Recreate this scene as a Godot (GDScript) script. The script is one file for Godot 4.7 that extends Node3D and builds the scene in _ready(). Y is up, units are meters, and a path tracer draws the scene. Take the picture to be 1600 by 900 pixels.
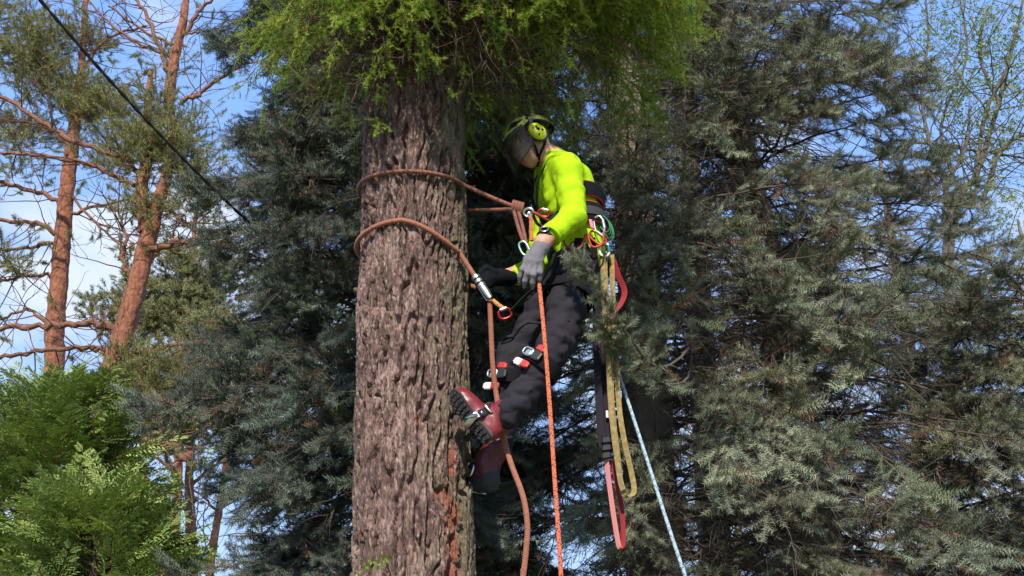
extends Node3D
# A tree climber on a larch trunk between spruces, seen from below.

const EYE := Vector3(0, 1.6, 0)
const PITCH := 20.0
const FOCAL := 1385.0            # in pixels of a 1600 x 900 frame
var names := {}
var M: Dictionary = {}

# ------------------------------------------------------------------ mesh builder
class MB:
	var v := PackedVector3Array()
	var n := PackedVector3Array()
	var c := PackedColorArray()
	var uv := PackedVector2Array()
	var f := PackedInt32Array()
	var tint := Color(1, 1, 1)

	func vert(p: Vector3, nn := Vector3.ZERO, u := Vector2.ZERO) -> int:
		v.append(p); n.append(nn); c.append(tint); uv.append(u)
		return v.size() - 1

	func tri(a: int, b: int, d: int) -> void:
		f.append(a); f.append(b); f.append(d)

	func quad(a: int, b: int, d: int, e: int) -> void:
		tri(a, b, d); tri(a, d, e)

	# a round tube along points; u runs along the length in metres
	func tube(p: PackedVector3Array, r: PackedFloat32Array, sides := 6, caps := true, closed := false) -> void:
		var m := p.size()
		if m < 2: return
		var t0 := (p[1] - p[0]).normalized()
		var N := t0.cross(Vector3.UP if absf(t0.y) < 0.9 else Vector3.RIGHT).normalized()
		var base := v.size()
		var along := 0.0
		for i in m:
			var t: Vector3
			if closed: t = (p[(i + 1) % m] - p[(i + m - 1) % m]).normalized()
			elif i == 0: t = t0
			elif i == m - 1: t = (p[i] - p[i - 1]).normalized()
			else: t = (p[i + 1] - p[i - 1]).normalized()
			N = (N - t * N.dot(t)).normalized()
			var B := t.cross(N)
			if i > 0: along += p[i].distance_to(p[i - 1])
			var rr := r[mini(i, r.size() - 1)]
			for k in sides + 1:
				var a := TAU * k / sides
				var d := N * cos(a) + B * sin(a)
				vert(p[i] + d * rr, d, Vector2(along, float(k) / sides))
		var w := sides + 1
		var last := m if closed else m - 1
		for i in last:
			var j := (i + 1) % m
			for k in sides:
				var a := base + i * w + k
				var d := base + j * w + k
				tri(a, d, a + 1); tri(a + 1, d, d + 1)
		if caps and not closed:
			for e in 2:
				var i := 0 if e == 0 else m - 1
				var t := (p[0] - p[1]).normalized() if e == 0 else (p[m - 1] - p[m - 2]).normalized()
				var ctr := vert(p[i], t)
				var ring := []
				for k in sides: ring.append(vert(v[base + i * w + k], t))
				for k in sides:
					if e == 0: tri(ctr, ring[k], ring[(k + 1) % sides])
					else: tri(ctr, ring[(k + 1) % sides], ring[k])

	# a flat band along points; wide[i] is the direction across the band
	func band(p: PackedVector3Array, wide: Array, width: float, thick: float, closed := false) -> void:
		var m := p.size()
		var base := v.size()
		var along := 0.0
		for i in m:
			var t: Vector3
			if closed: t = (p[(i + 1) % m] - p[(i + m - 1) % m]).normalized()
			else: t = (p[mini(i + 1, m - 1)] - p[maxi(i - 1, 0)]).normalized()
			var w: Vector3 = wide[mini(i, wide.size() - 1)]
			w = (w - t * w.dot(t)).normalized()
			var o := t.cross(w).normalized()
			if i > 0: along += p[i].distance_to(p[i - 1])
			for q in [[-1, -1, 0], [1, -1, 0], [1, 0, 1], [1, 1, 2], [-1, 1, 2], [-1, 0, 3]]:
				vert(p[i] + w * (width * 0.5 * q[0]) + o * (thick * 0.5 * q[1]), Vector3.ZERO, Vector2(along, q[0] * 0.5 + 0.5))
		var last := m if closed else m - 1
		for i in last:
			var j := (i + 1) % m
			for k in 6:
				var k2 := (k + 1) % 6
				quad(base + i * 6 + k, base + i * 6 + k2, base + j * 6 + k2, base + j * 6 + k)
		if not closed:
			for i in [0, m - 1]:
				var q := base + int(i) * 6
				quad(q, q + 1, q + 3, q + 4)

	# a box with softened edges; basis columns are half sizes
	func block(ctr: Vector3, x: Vector3, y: Vector3, z: Vector3, soft := 0.18) -> void:
		var s := [1.0 - soft, 1.0]
		var faces := [[x, y, z], [-x, z, y], [y, z, x], [-y, x, z], [z, x, y], [-z, y, x]]
		var base := v.size()
		# an octagon-edged box: every face inset, joined by chamfers through a hull of 24 points
		for q in faces:
			var o: Vector3 = q[0]; var a: Vector3 = q[1]; var b: Vector3 = q[2]
			var i0 := vert(ctr + o + (-a - b) * s[0]); vert(ctr + o + (a - b) * s[0]); vert(ctr + o + (a + b) * s[0]); vert(ctr + o + (-a + b) * s[0])
			outward(ctr, [i0, i0 + 1, i0 + 2, i0 + 3])
		for i in 6:
			for j in range(i + 1, 6):
				var oi: Vector3 = faces[i][0]; var oj: Vector3 = faces[j][0]
				if (oi + oj).length() < 1e-6: continue
				var pi := []; var pj := []
				for k in 4:
					if (v[base + i * 4 + k] - ctr - oi).dot(oj) > 0: pi.append(v[base + i * 4 + k])
					if (v[base + j * 4 + k] - ctr - oj).dot(oi) > 0: pj.append(v[base + j * 4 + k])
				if pi.size() == 2 and pj.size() == 2:
					if pi[0].distance_to(pj[0]) > pi[0].distance_to(pj[1]): pj.reverse()
					var b2 := vert(pi[0]); vert(pi[1]); vert(pj[1]); vert(pj[0])
					outward(ctr, [b2, b2 + 1, b2 + 2, b2 + 3])

	func outward(ctr: Vector3, q: Array) -> void:
		var nn := (v[q[2]] - v[q[0]]).cross(v[q[1]] - v[q[0]])
		var mid := (v[q[0]] + v[q[2]]) * 0.5
		if nn.dot(mid - ctr) >= 0: quad(q[0], q[1], q[2], q[3])
		else: quad(q[3], q[2], q[1], q[0])

	# an ellipsoid patch: axes x, y (pole), z; from polar angle a0 to a1
	func dome(ctr: Vector3, x: Vector3, y: Vector3, z: Vector3, a0 := 0.0, a1 := PI, rows := 10, cols := 18) -> void:
		var base := v.size()
		for i in rows + 1:
			var a := lerpf(a0, a1, float(i) / rows)
			for k in cols + 1:
				var b := TAU * k / cols
				var p := x * (sin(a) * cos(b)) + y * cos(a) + z * (sin(a) * sin(b))
				var nn := x / x.length_squared() * (sin(a) * cos(b)) + y / y.length_squared() * cos(a) + z / z.length_squared() * (sin(a) * sin(b))
				vert(ctr + p, nn.normalized(), Vector2(float(k) / cols, float(i) / rows))
		var w := cols + 1
		for i in rows:
			for k in cols:
				var a := base + i * w + k
				var q := [a, a + 1, a + w + 1, a + w]
				var nn := (v[q[2]] - v[q[0]]).cross(v[q[1]] - v[q[0]])
				if nn.dot(n[a]) >= 0: quad(q[0], q[1], q[2], q[3])
				else: quad(q[3], q[2], q[1], q[0])

	func smooth_normals() -> void:
		n.fill(Vector3.ZERO)
		for i in range(0, f.size(), 3):
			var a := f[i]; var b := f[i + 1]; var d := f[i + 2]
			var nn := (v[d] - v[a]).cross(v[b] - v[a])
			n[a] += nn; n[b] += nn; n[d] += nn
		for i in n.size(): n[i] = n[i].normalized()

	# normals only where none were given, flat where vertices are not shared
	func fill_normals() -> void:
		var acc := {}
		for i in range(0, f.size(), 3):
			var a := f[i]; var b := f[i + 1]; var d := f[i + 2]
			if n[a] != Vector3.ZERO and n[b] != Vector3.ZERO and n[d] != Vector3.ZERO and not (acc.has(a) or acc.has(b) or acc.has(d)): continue
			var nn := (v[d] - v[a]).cross(v[b] - v[a])
			for q in [a, b, d]:
				if n[q] == Vector3.ZERO or acc.has(q): acc[q] = acc.get(q, Vector3.ZERO) + nn
		for q in acc: n[q] = acc[q].normalized() if acc[q].length() > 0 else Vector3.UP

	func mesh() -> ArrayMesh:
		fill_normals()
		var a := []
		a.resize(Mesh.ARRAY_MAX)
		a[Mesh.ARRAY_VERTEX] = v; a[Mesh.ARRAY_NORMAL] = n; a[Mesh.ARRAY_COLOR] = c; a[Mesh.ARRAY_TEX_UV] = uv; a[Mesh.ARRAY_INDEX] = f
		var m := ArrayMesh.new()
		m.add_surface_from_arrays(Mesh.PRIMITIVE_TRIANGLES, a)
		return m

# ------------------------------------------------------------------ scene helpers
func numbered(called: String) -> String:
	var k: int = names.get(called, 0)
	names[called] = k + 1
	return called if k == 0 else "%s_%03d" % [called, k]

func obj(called: String, mb: MB, m: Material, parent: Node = self) -> MeshInstance3D:
	var o := MeshInstance3D.new()
	o.name = numbered(called) if parent == self else called
	o.mesh = mb.mesh()
	o.material_override = m
	parent.add_child(o, true)
	return o

func thing(called: String, label: String, category: String, at := Vector3.ZERO, group := "") -> Node3D:
	var o := Node3D.new()
	o.name = numbered(called)
	add_child(o)
	o.position = at
	tag(o, label, category, group)
	return o

func tag(o: Node, label: String, category: String, group := "", kind := "") -> void:
	if label: o.set_meta("label", label)
	if category: o.set_meta("category", category)
	if group: o.set_meta("group", group)
	if kind: o.set_meta("kind", kind)

func many(called: String, mesh: Mesh, m: Material, tf: Array, cols: Array, parent: Node3D) -> void:
	if tf.is_empty(): return
	var mm := MultiMesh.new()
	mm.transform_format = MultiMesh.TRANSFORM_3D
	mm.use_colors = true
	mm.mesh = mesh
	mm.instance_count = tf.size()
	var off := -parent.position
	for i in tf.size():
		var t: Transform3D = tf[i]
		t.origin += off
		mm.set_instance_transform(i, t)
		mm.set_instance_color(i, cols[i] if i < cols.size() else Color(1, 1, 1))
	var o := MultiMeshInstance3D.new()
	o.name = called
	o.multimesh = mm
	o.material_override = m
	o.set_meta("kind", "stuff")
	parent.add_child(o, true)

# shift a mesh built in world coordinates into its thing's own axes
func local(mb: MB, parent: Node3D) -> MB:
	var off := parent.position
	for i in mb.v.size(): mb.v[i] -= off
	return mb

func part(called: String, mb: MB, m: Material, parent: Node3D) -> MeshInstance3D:
	return obj(called, local(mb, parent), m, parent)

# the point at horizontal distance d in front of the camera along the line of sight of a place in the frame
func W(px: float, py: float, d: float) -> Vector3:
	var a := deg_to_rad(PITCH)
	var q := Vector3(0, sin(a), -cos(a)) + Vector3.RIGHT * ((px - 800.0) / FOCAL) + Vector3(0, cos(a), sin(a)) * ((450.0 - py) / FOCAL)
	return EYE + q * (d / -q.z)

# metres that one frame pixel spans there
func S(py: float, d: float) -> float:
	var a := deg_to_rad(PITCH)
	return d / (cos(a) - sin(a) * (450.0 - py) / FOCAL) / FOCAL

func spline(p: PackedVector3Array, per := 6) -> PackedVector3Array:
	var out := PackedVector3Array()
	for i in p.size() - 1:
		var a := p[maxi(i - 1, 0)]; var b := p[i]; var c := p[i + 1]; var d := p[mini(i + 2, p.size() - 1)]
		for k in per: out.append(b.cubic_interpolate(c, a, d, float(k) / per))
	out.append(p[p.size() - 1])
	return out

func wpath(list: Array, per := 6) -> PackedVector3Array:
	var p := PackedVector3Array()
	for q in list: p.append(W(q[0], q[1], q[2]))
	return spline(p, per)

func noise(s: int, freq: float, type := FastNoiseLite.TYPE_SIMPLEX_SMOOTH, oct := 3) -> FastNoiseLite:
	var q := FastNoiseLite.new()
	q.seed = s; q.frequency = freq; q.noise_type = type
	q.fractal_type = FastNoiseLite.FRACTAL_FBM if oct > 1 else FastNoiseLite.FRACTAL_NONE
	q.fractal_octaves = oct
	return q

func ridged(s: int, freq: float) -> FastNoiseLite:
	var q := noise(s, freq, FastNoiseLite.TYPE_SIMPLEX_SMOOTH, 3)
	q.fractal_type = FastNoiseLite.FRACTAL_RIDGED
	q.fractal_gain = 0.45
	return q

func lin(r: float, g: float, b: float) -> Color:
	return Color(r, g, b).linear_to_srgb()

func mat(called: String, col: Color, rough := 0.8, metal := 0.0, vc := false) -> StandardMaterial3D:
	var m := StandardMaterial3D.new()
	m.resource_name = called
	m.albedo_color = col.linear_to_srgb()
	m.roughness = rough; m.metallic = metal
	m.vertex_color_use_as_albedo = vc
	m.cull_mode = BaseMaterial3D.CULL_DISABLED
	M[called] = m
	return m

# a seamless grey-to-colour texture from noise
func grain(s: int, freq: float, size: int, a: Color, b: Color, type := FastNoiseLite.TYPE_SIMPLEX_SMOOTH) -> ImageTexture:
	var nz := noise(s, freq, type, 4)
	var src := nz.get_seamless_image(size, size)
	var im := Image.create(size, size, false, Image.FORMAT_RGB8)
	for y in size:
		for x in size:
			im.set_pixel(x, y, a.lerp(b, src.get_pixel(x, y).r))
	return ImageTexture.create_from_image(im)

func relief(m: StandardMaterial3D, tex: Texture2D, scale_cm: float, uv: Vector3) -> void:
	m.heightmap_enabled = true
	m.heightmap_texture = tex
	m.heightmap_scale = scale_cm
	m.uv1_triplanar = true
	m.uv1_scale = uv

# ------------------------------------------------------------------ bodies: smooth union of tapered capsules
func nets(bones: Array, cell: float, k := 55.0, fold: FastNoiseLite = null, amp := 0.0, stretch := Vector3.ONE) -> MB:
	var lo := Vector3.INF; var hi := -Vector3.INF
	for b in bones:
		var r: float = maxf(b[1], b[3]) + 0.05
		for p in [b[0], b[2]]:
			lo = lo.min(p - Vector3.ONE * r); hi = hi.max(p + Vector3.ONE * r)
	var nx := int((hi.x - lo.x) / cell) + 2; var ny := int((hi.y - lo.y) / cell) + 2; var nz := int((hi.z - lo.z) / cell) + 2
	var fld := PackedFloat32Array(); fld.resize(nx * ny * nz)
	var reach := maxf(4.0 / k, cell * 3)
	for b in bones:
		var a: Vector3 = b[0]; var e: Vector3 = b[2]
		var ra: float = b[1]; var rb: float = b[3]
		var ab := e - a
		var l2 := maxf(ab.length_squared(), 1e-9)
		var m := maxf(ra, rb) + reach
		var c0 := ((a.min(e) - Vector3.ONE * m - lo) / cell).floor().max(Vector3.ZERO)
		var c1 := ((a.max(e) + Vector3.ONE * m - lo) / cell).ceil().min(Vector3(nx - 1, ny - 1, nz - 1))
		for z in range(int(c0.z), int(c1.z) + 1):
			for y in range(int(c0.y), int(c1.y) + 1):
				var row := (z * ny + y) * nx
				for x in range(int(c0.x), int(c1.x) + 1):
					var p := lo + Vector3(x, y, z) * cell - a
					var t := clampf(p.dot(ab) / l2, 0.0, 1.0)
					var d := (p - ab * t).length() - ra - (rb - ra) * t
					if d < reach: fld[row + x] += exp(-k * d)
	for i in fld.size():
		var s := fld[i]
		fld[i] = 1.0 if s < 1e-8 else -log(s) / k
	if fold:
		for z in nz:
			for y in ny:
				var row := (z * ny + y) * nx
				for x in nx:
					if absf(fld[row + x]) < 0.035:
						var p := (lo + Vector3(x, y, z) * cell) * stretch
						fld[row + x] += amp * fold.get_noise_3dv(p)
	var ids := PackedInt32Array(); ids.resize(fld.size()); ids.fill(-1)
	var mb := MB.new()
	var off := [0, 1, nx, nx + 1, nx * ny, nx * ny + 1, nx * ny + nx, nx * ny + nx + 1]
	var edges := [[0, 1], [2, 3], [4, 5], [6, 7], [0, 2], [1, 3], [4, 6], [5, 7], [0, 4], [1, 5], [2, 6], [3, 7]]
	var lim := cell * 2.2
	for z in nz - 1:
		for y in ny - 1:
			var row := (z * ny + y) * nx
			for x in nx - 1:
				var i := row + x
				if absf(fld[i]) > lim: continue
				var neg := 0
				for q in off:
					if fld[i + q] < 0: neg += 1
				if neg == 0 or neg == 8: continue
				var sum := Vector3.ZERO; var cnt := 0
				for e in edges:
					var fa := fld[i + off[e[0]]]; var fb := fld[i + off[e[1]]]
					if (fa < 0) != (fb < 0):
						var t := fa / (fa - fb)
						var pa := Vector3(e[0] & 1, (e[0] >> 1) & 1, (e[0] >> 2) & 1)
						var pb := Vector3(e[1] & 1, (e[1] >> 1) & 1, (e[1] >> 2) & 1)
						sum += pa.lerp(pb, t); cnt += 1
				ids[i] = mb.vert(lo + (Vector3(x, y, z) + sum / cnt) * cell)
	var sx := 1; var sy := nx; var sz := nx * ny
	for z in range(1, nz - 1):
		for y in range(1, ny - 1):
			var row := (z * ny + y) * nx
			for x in range(1, nx - 1):
				var i := row + x
				if absf(fld[i]) > lim: continue
				var inside := fld[i] < 0
				for ax in 3:
					var s := sx if ax == 0 else (sy if ax == 1 else sz)
					if (fld[i + s] < 0) == inside: continue
					var u := sy if ax == 0 else (sz if ax == 1 else sx)
					var w := sz if ax == 0 else (sx if ax == 1 else sy)
					var a := ids[i]; var b := ids[i - u]; var c := ids[i - u - w]; var d := ids[i - w]
					if a < 0 or b < 0 or c < 0 or d < 0: continue
					if inside: mb.quad(a, d, c, b)
					else: mb.quad(a, b, c, d)
	mb.smooth_normals()
	return mb

func merge(a: MB, b: MB) -> void:
	var base := a.v.size()
	a.v.append_array(b.v); a.n.append_array(b.n); a.c.append_array(b.c); a.uv.append_array(b.uv)
	for i in b.f: a.f.append(i + base)

func chain(pts: Array, radii: Array) -> Array:
	var out := []
	for i in pts.size() - 1: out.append([pts[i], radii[i], pts[i + 1], radii[i + 1]])
	return out

func _ready() -> void:
	# ---- camera, sky, sun, exposure
	var cam := Camera3D.new()
	cam.name = "camera"
	cam.position = EYE
	cam.rotation_degrees = Vector3(PITCH, 0, 0)
	cam.fov = rad_to_deg(2.0 * atan(450.0 / FOCAL))
	cam.near = 0.05; cam.far = 900.0
	add_child(cam)
	cam.current = true
	var env := Environment.new()
	env.background_mode = Environment.BG_SKY
	var sky := Sky.new()
	var pan := PanoramaSkyMaterial.new()
	pan.panorama = sky_image()
	pan.energy_multiplier = 1.0
	sky.sky_material = pan
	env.sky = sky
	env.tonemap_mode = Environment.TONE_MAPPER_LINEAR
	env.tonemap_exposure = 2.5
	env.sdfgi_enabled = true; env.ssao_enabled = true; env.ssil_enabled = true
	var we := WorldEnvironment.new()
	we.name = "environment"
	we.environment = env
	add_child(we)
	var sun := DirectionalLight3D.new()
	sun.name = "sun"
	add_child(sun)
	sun.look_at_from_position(Vector3(-0.7, 6.0, 6.6), Vector3.ZERO, Vector3.UP)
	sun.light_energy = 0.95
	sun.light_color = Color(1.0, 0.965, 0.90)
	sun.light_angular_distance = 1.0
	sun.shadow_enabled = true

	materials()

	# ---- ground
	var gm := MB.new()
	var a := gm.vert(Vector3(-300, 0, -300)); gm.vert(Vector3(300, 0, -300)); gm.vert(Vector3(300, 0, 300)); gm.vert(Vector3(-300, 0, 300))
	gm.quad(a, a + 1, a + 2, a + 3)
	var ground := obj("ground", gm, M.ground)
	ground.set_meta("kind", "structure")

	# ---- trees
	larch()
	trees()
	cable()

	# ---- climber and gear
	climber()
	ropes()

func sky_image() -> ImageTexture:
	var w := 1536; var h := 768
	var im := Image.create(w, h, false, Image.FORMAT_RGBF)
	var nz := noise(3, 2.2, FastNoiseLite.TYPE_SIMPLEX_SMOOTH, 5)
	var n2 := noise(8, 0.9, FastNoiseLite.TYPE_SIMPLEX_SMOOTH, 2)
	for y in h:
		var el := PI * (0.5 - (y + 0.5) / h)
		var up := sin(el)
		var base := Color(0.27, 0.38, 0.53).lerp(Color(0.055, 0.155, 0.45), pow(clampf(up, 0, 1), 0.55))
		if up < 0: base = Color(0.11, 0.12, 0.08)
		for x in w:
			var col := base
			if up > -0.02:
				var az := TAU * (x + 0.5) / w
				var q := Vector3(cos(az) * cos(el), up * 1.9, sin(az) * cos(el))
				var c := nz.get_noise_3dv(q * 1.5) + 0.55 * n2.get_noise_3dv(q * 1.5) + 0.06 - 0.1 * up
				col = base.lerp(Color(0.39, 0.42, 0.46), smoothstep(-0.05, 0.55, c) * 0.75)
			im.set_pixel(x, y, col)
	return ImageTexture.create_from_image(im)

func bark_tex() -> ImageTexture:
	# thin flaking scales with torn edges over a fine grain, for the relief of the larch bark
	var size := 512
	var nc := noise(71, 0.035, FastNoiseLite.TYPE_CELLULAR, 1)
	nc.cellular_return_type = FastNoiseLite.RETURN_DISTANCE2_SUB
	nc.domain_warp_enabled = true; nc.domain_warp_amplitude = 18.0; nc.domain_warp_frequency = 0.05
	var nv := noise(71, 0.035, FastNoiseLite.TYPE_CELLULAR, 1)
	nv.cellular_return_type = FastNoiseLite.RETURN_CELL_VALUE
	nv.domain_warp_enabled = true; nv.domain_warp_amplitude = 18.0; nv.domain_warp_frequency = 0.05
	var a := nc.get_seamless_image(size, size); var b := nv.get_seamless_image(size, size); var c := noise(72, 0.06, FastNoiseLite.TYPE_SIMPLEX_SMOOTH, 4).get_seamless_image(size, size)
	var im := Image.create(size, size, false, Image.FORMAT_L8)
	for y in size:
		for x in size:
			var v := 0.35 * smoothstep(0.0, 0.35, a.get_pixel(x, y).r) + 0.4 * b.get_pixel(x, y).r + 0.25 * c.get_pixel(x, y).r
			im.set_pixel(x, y, Color(v, v, v))
	return ImageTexture.create_from_image(im)

func rope_tex(base: Color, fleck: Color, rows: int, share: float, seed_: int) -> ImageTexture:
	# a braid: diagonal cells, some of them in the fleck colour; u along, v around
	var im := Image.create(128, 64, false, Image.FORMAT_RGB8)
	var rng := RandomNumberGenerator.new(); rng.seed = seed_
	var pick := {}
	for y in 64:
		for x in 128:
			var u := x / 128.0 * rows; var v := y / 64.0 * 6.0
			var i := int(floor(u + v * 0.5)); var j := int(floor(u - v * 0.5))
			var key := Vector2i(posmod(i, rows), posmod(j, rows))
			if not pick.has(key): pick[key] = [rng.randf(), rng.randf_range(0.82, 1.1)]
			var fu: float = fposmod(u + v * 0.5, 1.0); var fv: float = fposmod(u - v * 0.5, 1.0)
			var c: Color = fleck if pick[key][0] < share and fu > 0.12 and fu < 0.88 and fv > 0.12 and fv < 0.88 else base
			var k: float = pick[key][1]
			im.set_pixel(x, y, Color(c.r * k, c.g * k, c.b * k).linear_to_srgb())
	return ImageTexture.create_from_image(im)

func rope_mat(called: String, base: Color, fleck: Color, share: float, per_m: float, seed_: int) -> void:
	var m := mat(called, Color(1, 1, 1), 0.75)
	m.albedo_texture = rope_tex(base, fleck, 12, share, seed_)
	m.uv1_scale = Vector3(per_m, 1, 1)
	var bump := Image.create(128, 64, false, Image.FORMAT_L8)
	for y in 64:
		for x in 128:
			var u := x / 128.0 * 12.0; var v := y / 64.0 * 6.0
			var s := absf(sin(PI * (u + v * 0.5)) * sin(PI * (u - v * 0.5)))
			bump.set_pixel(x, y, Color(s, s, s))
	m.heightmap_enabled = true
	m.heightmap_texture = ImageTexture.create_from_image(bump)
	m.heightmap_scale = 0.12
	m.rim_enabled = true; m.rim = 0.3

func cloth(called: String, c: Color, rough: float, weave: Texture2D, cm: float, uv: float, rim := 0.0) -> StandardMaterial3D:
	var m := mat(called, c, rough)
	relief(m, weave, cm, Vector3.ONE * uv)
	m.rim_enabled = rim > 0.0; m.rim = rim
	m.metallic_specular = 0.2
	return m

func materials() -> void:
	var rng := RandomNumberGenerator.new(); rng.seed = 4
	var white := Color(1, 1, 1); var black := Color(0, 0, 0)
	var fine := grain(51, 0.05, 256, black, white)
	var coarse := grain(52, 0.022, 256, black, white)
	var flaky := grain(53, 0.03, 512, black, white, FastNoiseLite.TYPE_CELLULAR)
	# wood
	var lb := mat("larch_bark", white, 0.92, 0, true)
	relief(lb, bark_tex(), 1.5, Vector3(3.2, 1.0, 3.2))
	var sb := mat("spruce_bark", white, 0.95, 0, true)
	relief(sb, flaky, 1.2, Vector3(3, 2, 3))
	var pb := mat("pine_bark", white, 0.9, 0, true)
	pb.albedo_texture = grain(54, 0.02, 512, lin(0.11, 0.040, 0.024), lin(0.37, 0.145, 0.073))
	relief(pb, flaky, 2.2, Vector3(1.6, 0.7, 1.6))
	var pbr := mat("pine_branch", white, 0.9, 0, true)
	pbr.albedo_texture = grain(58, 0.03, 256, lin(0.10, 0.045, 0.030), lin(0.28, 0.125, 0.075))
	relief(pbr, flaky, 1.0, Vector3(2.0, 2.0, 2.0))
	var pt := mat("pine_twig", Color(0.15, 0.072, 0.048), 0.9, 0, true)
	var tb := mat("twig_bark", Color(0.075, 0.055, 0.042), 0.95, 0, true)
	var dw := mat("dead_wood", Color(0.105, 0.085, 0.068), 0.95, 0, true)
	var bb := mat("birch_bark", Color(0.10, 0.085, 0.07), 0.9, 0, true)
	# foliage
	var nd := mat("needle", white, 0.62, 0, true)
	nd.backlight_enabled = true; nd.backlight = Color(0.2, 0.2, 0.2)
	var ln := mat("larch_needle", white, 0.6, 0, true)
	ln.backlight_enabled = true; ln.backlight = Color(0.75, 0.85, 0.5)
	var pn := mat("pine_needle", white, 0.6, 0, true)
	pn.backlight_enabled = true; pn.backlight = Color(0.4, 0.4, 0.3)
	var tl := mat("thuja_leaf", white, 0.6, 0, true)
	tl.backlight_enabled = true; tl.backlight = Color(0.45, 0.5, 0.3)
	var lf := mat("leaf", white, 0.55, 0, true)
	lf.backlight_enabled = true; lf.backlight = Color(0.8, 0.85, 0.5)
	M.spray_mesh = [spruce_spray(rng, 0.15, 0.027, 0.0019), spruce_spray(rng, 0.12, 0.029, 0.0018), spruce_spray(rng, 0.17, 0.026, 0.0020)]
	M.dead_mesh = dead_twig(rng, 0.34, 11)
	M.larch_mesh = [larch_spray(rng, 0.19), larch_spray(rng, 0.23)]
	M.pine_mesh = [pine_tuft(rng, 0.006), pine_tuft(rng, 0.011)]
	M.thuja_mesh = [thuja_frond(rng, 0.27), thuja_frond(rng, 0.33)]
	M.leaf_mesh = leaf_sprig(rng, 9, 0.042)
	# ground
	var g := mat("ground", white, 1.0)
	g.albedo_texture = grain(55, 0.03, 256, lin(0.10, 0.125, 0.045), lin(0.21, 0.20, 0.10))
	g.uv1_triplanar = true; g.uv1_scale = Vector3.ONE * 0.4
	# clothes
	var weave := grain(56, 0.2, 256, black, white)
	cloth("shirt", Color(0.32, 0.51, 0.009), 0.8, weave, 0.05, 6.0)
	cloth("trousers", Color(0.022, 0.0205, 0.0265), 0.85, weave, 0.06, 7.0)
	cloth("glove_grey", Color(0.150, 0.138, 0.160), 0.85, weave, 0.08, 12.0)
	cloth("glove_black", Color(0.007, 0.008, 0.011), 0.8, weave, 0.08, 12.0)
	var sk := mat("skin", Color(0.46, 0.235, 0.165), 0.55)
	sk.subsurf_scatter_enabled = true; sk.subsurf_scatter_strength = 0.15
	mat("hair", Color(0.04, 0.025, 0.015), 0.7)
	mat("eye", Color(0.35, 0.33, 0.3), 0.2)
	var br := mat("boot_red", Color(0.15, 0.014, 0.018), 0.42)
	relief(br, coarse, 0.05, Vector3.ONE * 6.0)
	mat("boot_dark", Color(0.075, 0.009, 0.012), 0.5)
	mat("rubber", Color(0.017, 0.017, 0.018), 0.7)
	mat("midsole", Color(0.085, 0.066, 0.052), 0.7)
	mat("lace", Color(0.25, 0.05, 0.05), 0.8)
	# gear
	mat("helmet", white, 0.38, 0, true)
	var vz := mat("visor", Color(0.036, 0.029, 0.016), 0.3)
	vz.transparency = BaseMaterial3D.TRANSPARENCY_ALPHA
	vz.albedo_color.a = 0.76
	mat("ear_yellow", Color(0.50, 0.55, 0.012), 0.38)
	mat("black_plastic", Color(0.012, 0.012, 0.014), 0.45)
	mat("black_gloss", Color(0.010, 0.010, 0.012), 0.15)
	cloth("webbing_black", Color(0.009, 0.0085, 0.0105), 0.8, weave, 0.06, 14.0)
	cloth("webbing_grey", Color(0.05, 0.05, 0.055), 0.8, weave, 0.06, 14.0)
	cloth("webbing_green", Color(0.018, 0.03, 0.022), 0.8, weave, 0.06, 14.0)
	cloth("webbing_violet", Color(0.022, 0.018, 0.027), 0.8, weave, 0.06, 14.0)
	var wy := cloth("webbing_yellow", white, 0.85, weave, 0.08, 5.0)
	wy.albedo_texture = grain(57, 0.03, 256, lin(0.13, 0.10, 0.045), lin(0.42, 0.31, 0.13))
	cloth("webbing_red", Color(0.26, 0.03, 0.04), 0.8, weave, 0.06, 14.0)
	cloth("webbing_pink", Color(0.52, 0.20, 0.19), 0.8, weave, 0.06, 14.0)
	mat("red_trim", Color(0.36, 0.02, 0.022), 0.6)
	mat("pink", Color(0.65, 0.11, 0.17), 0.5)
	mat("white_cloth", Color(0.62, 0.55, 0.53), 0.8)
	mat("steel", Color(0.62, 0.62, 0.62), 0.32, 1.0)
	mat("green_steel", Color(0.36, 0.58, 0.45), 0.35, 0.8)
	mat("red_metal", Color(0.42, 0.025, 0.03), 0.3, 0.6)
	mat("orange_metal", Color(0.50, 0.11, 0.03), 0.35, 0.5)
	mat("white_metal", Color(0.75, 0.75, 0.74), 0.35, 0.3)
	mat("teal_metal", Color(0.02, 0.14, 0.16), 0.35, 0.4)
	mat("cord_green", Color(0.02, 0.16, 0.06), 0.7)
	mat("red_rope", Color(0.20, 0.035, 0.03), 0.8)
	rope_mat("rope_brown", Color(0.20, 0.060, 0.036), Color(0.09, 0.028, 0.018), 0.25, 9.0, 61)
	rope_mat("rope_orange", Color(0.27, 0.090, 0.048), Color(0.22, 0.07, 0.038), 0.3, 9.0, 62)
	rope_mat("rope_dotted", Color(0.60, 0.115, 0.040), Color(0.02, 0.014, 0.014), 0.2, 8.0, 63)
	rope_mat("rope_blue", Color(0.30, 0.40, 0.47), Color(0.08, 0.13, 0.19), 0.35, 9.0, 64)
	rope_mat("rope_gold", Color(0.52, 0.24, 0.05), Color(0.25, 0.08, 0.02), 0.3, 12.0, 65)
	mat("cable_black", Color(0.012, 0.012, 0.013), 0.6)

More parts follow.
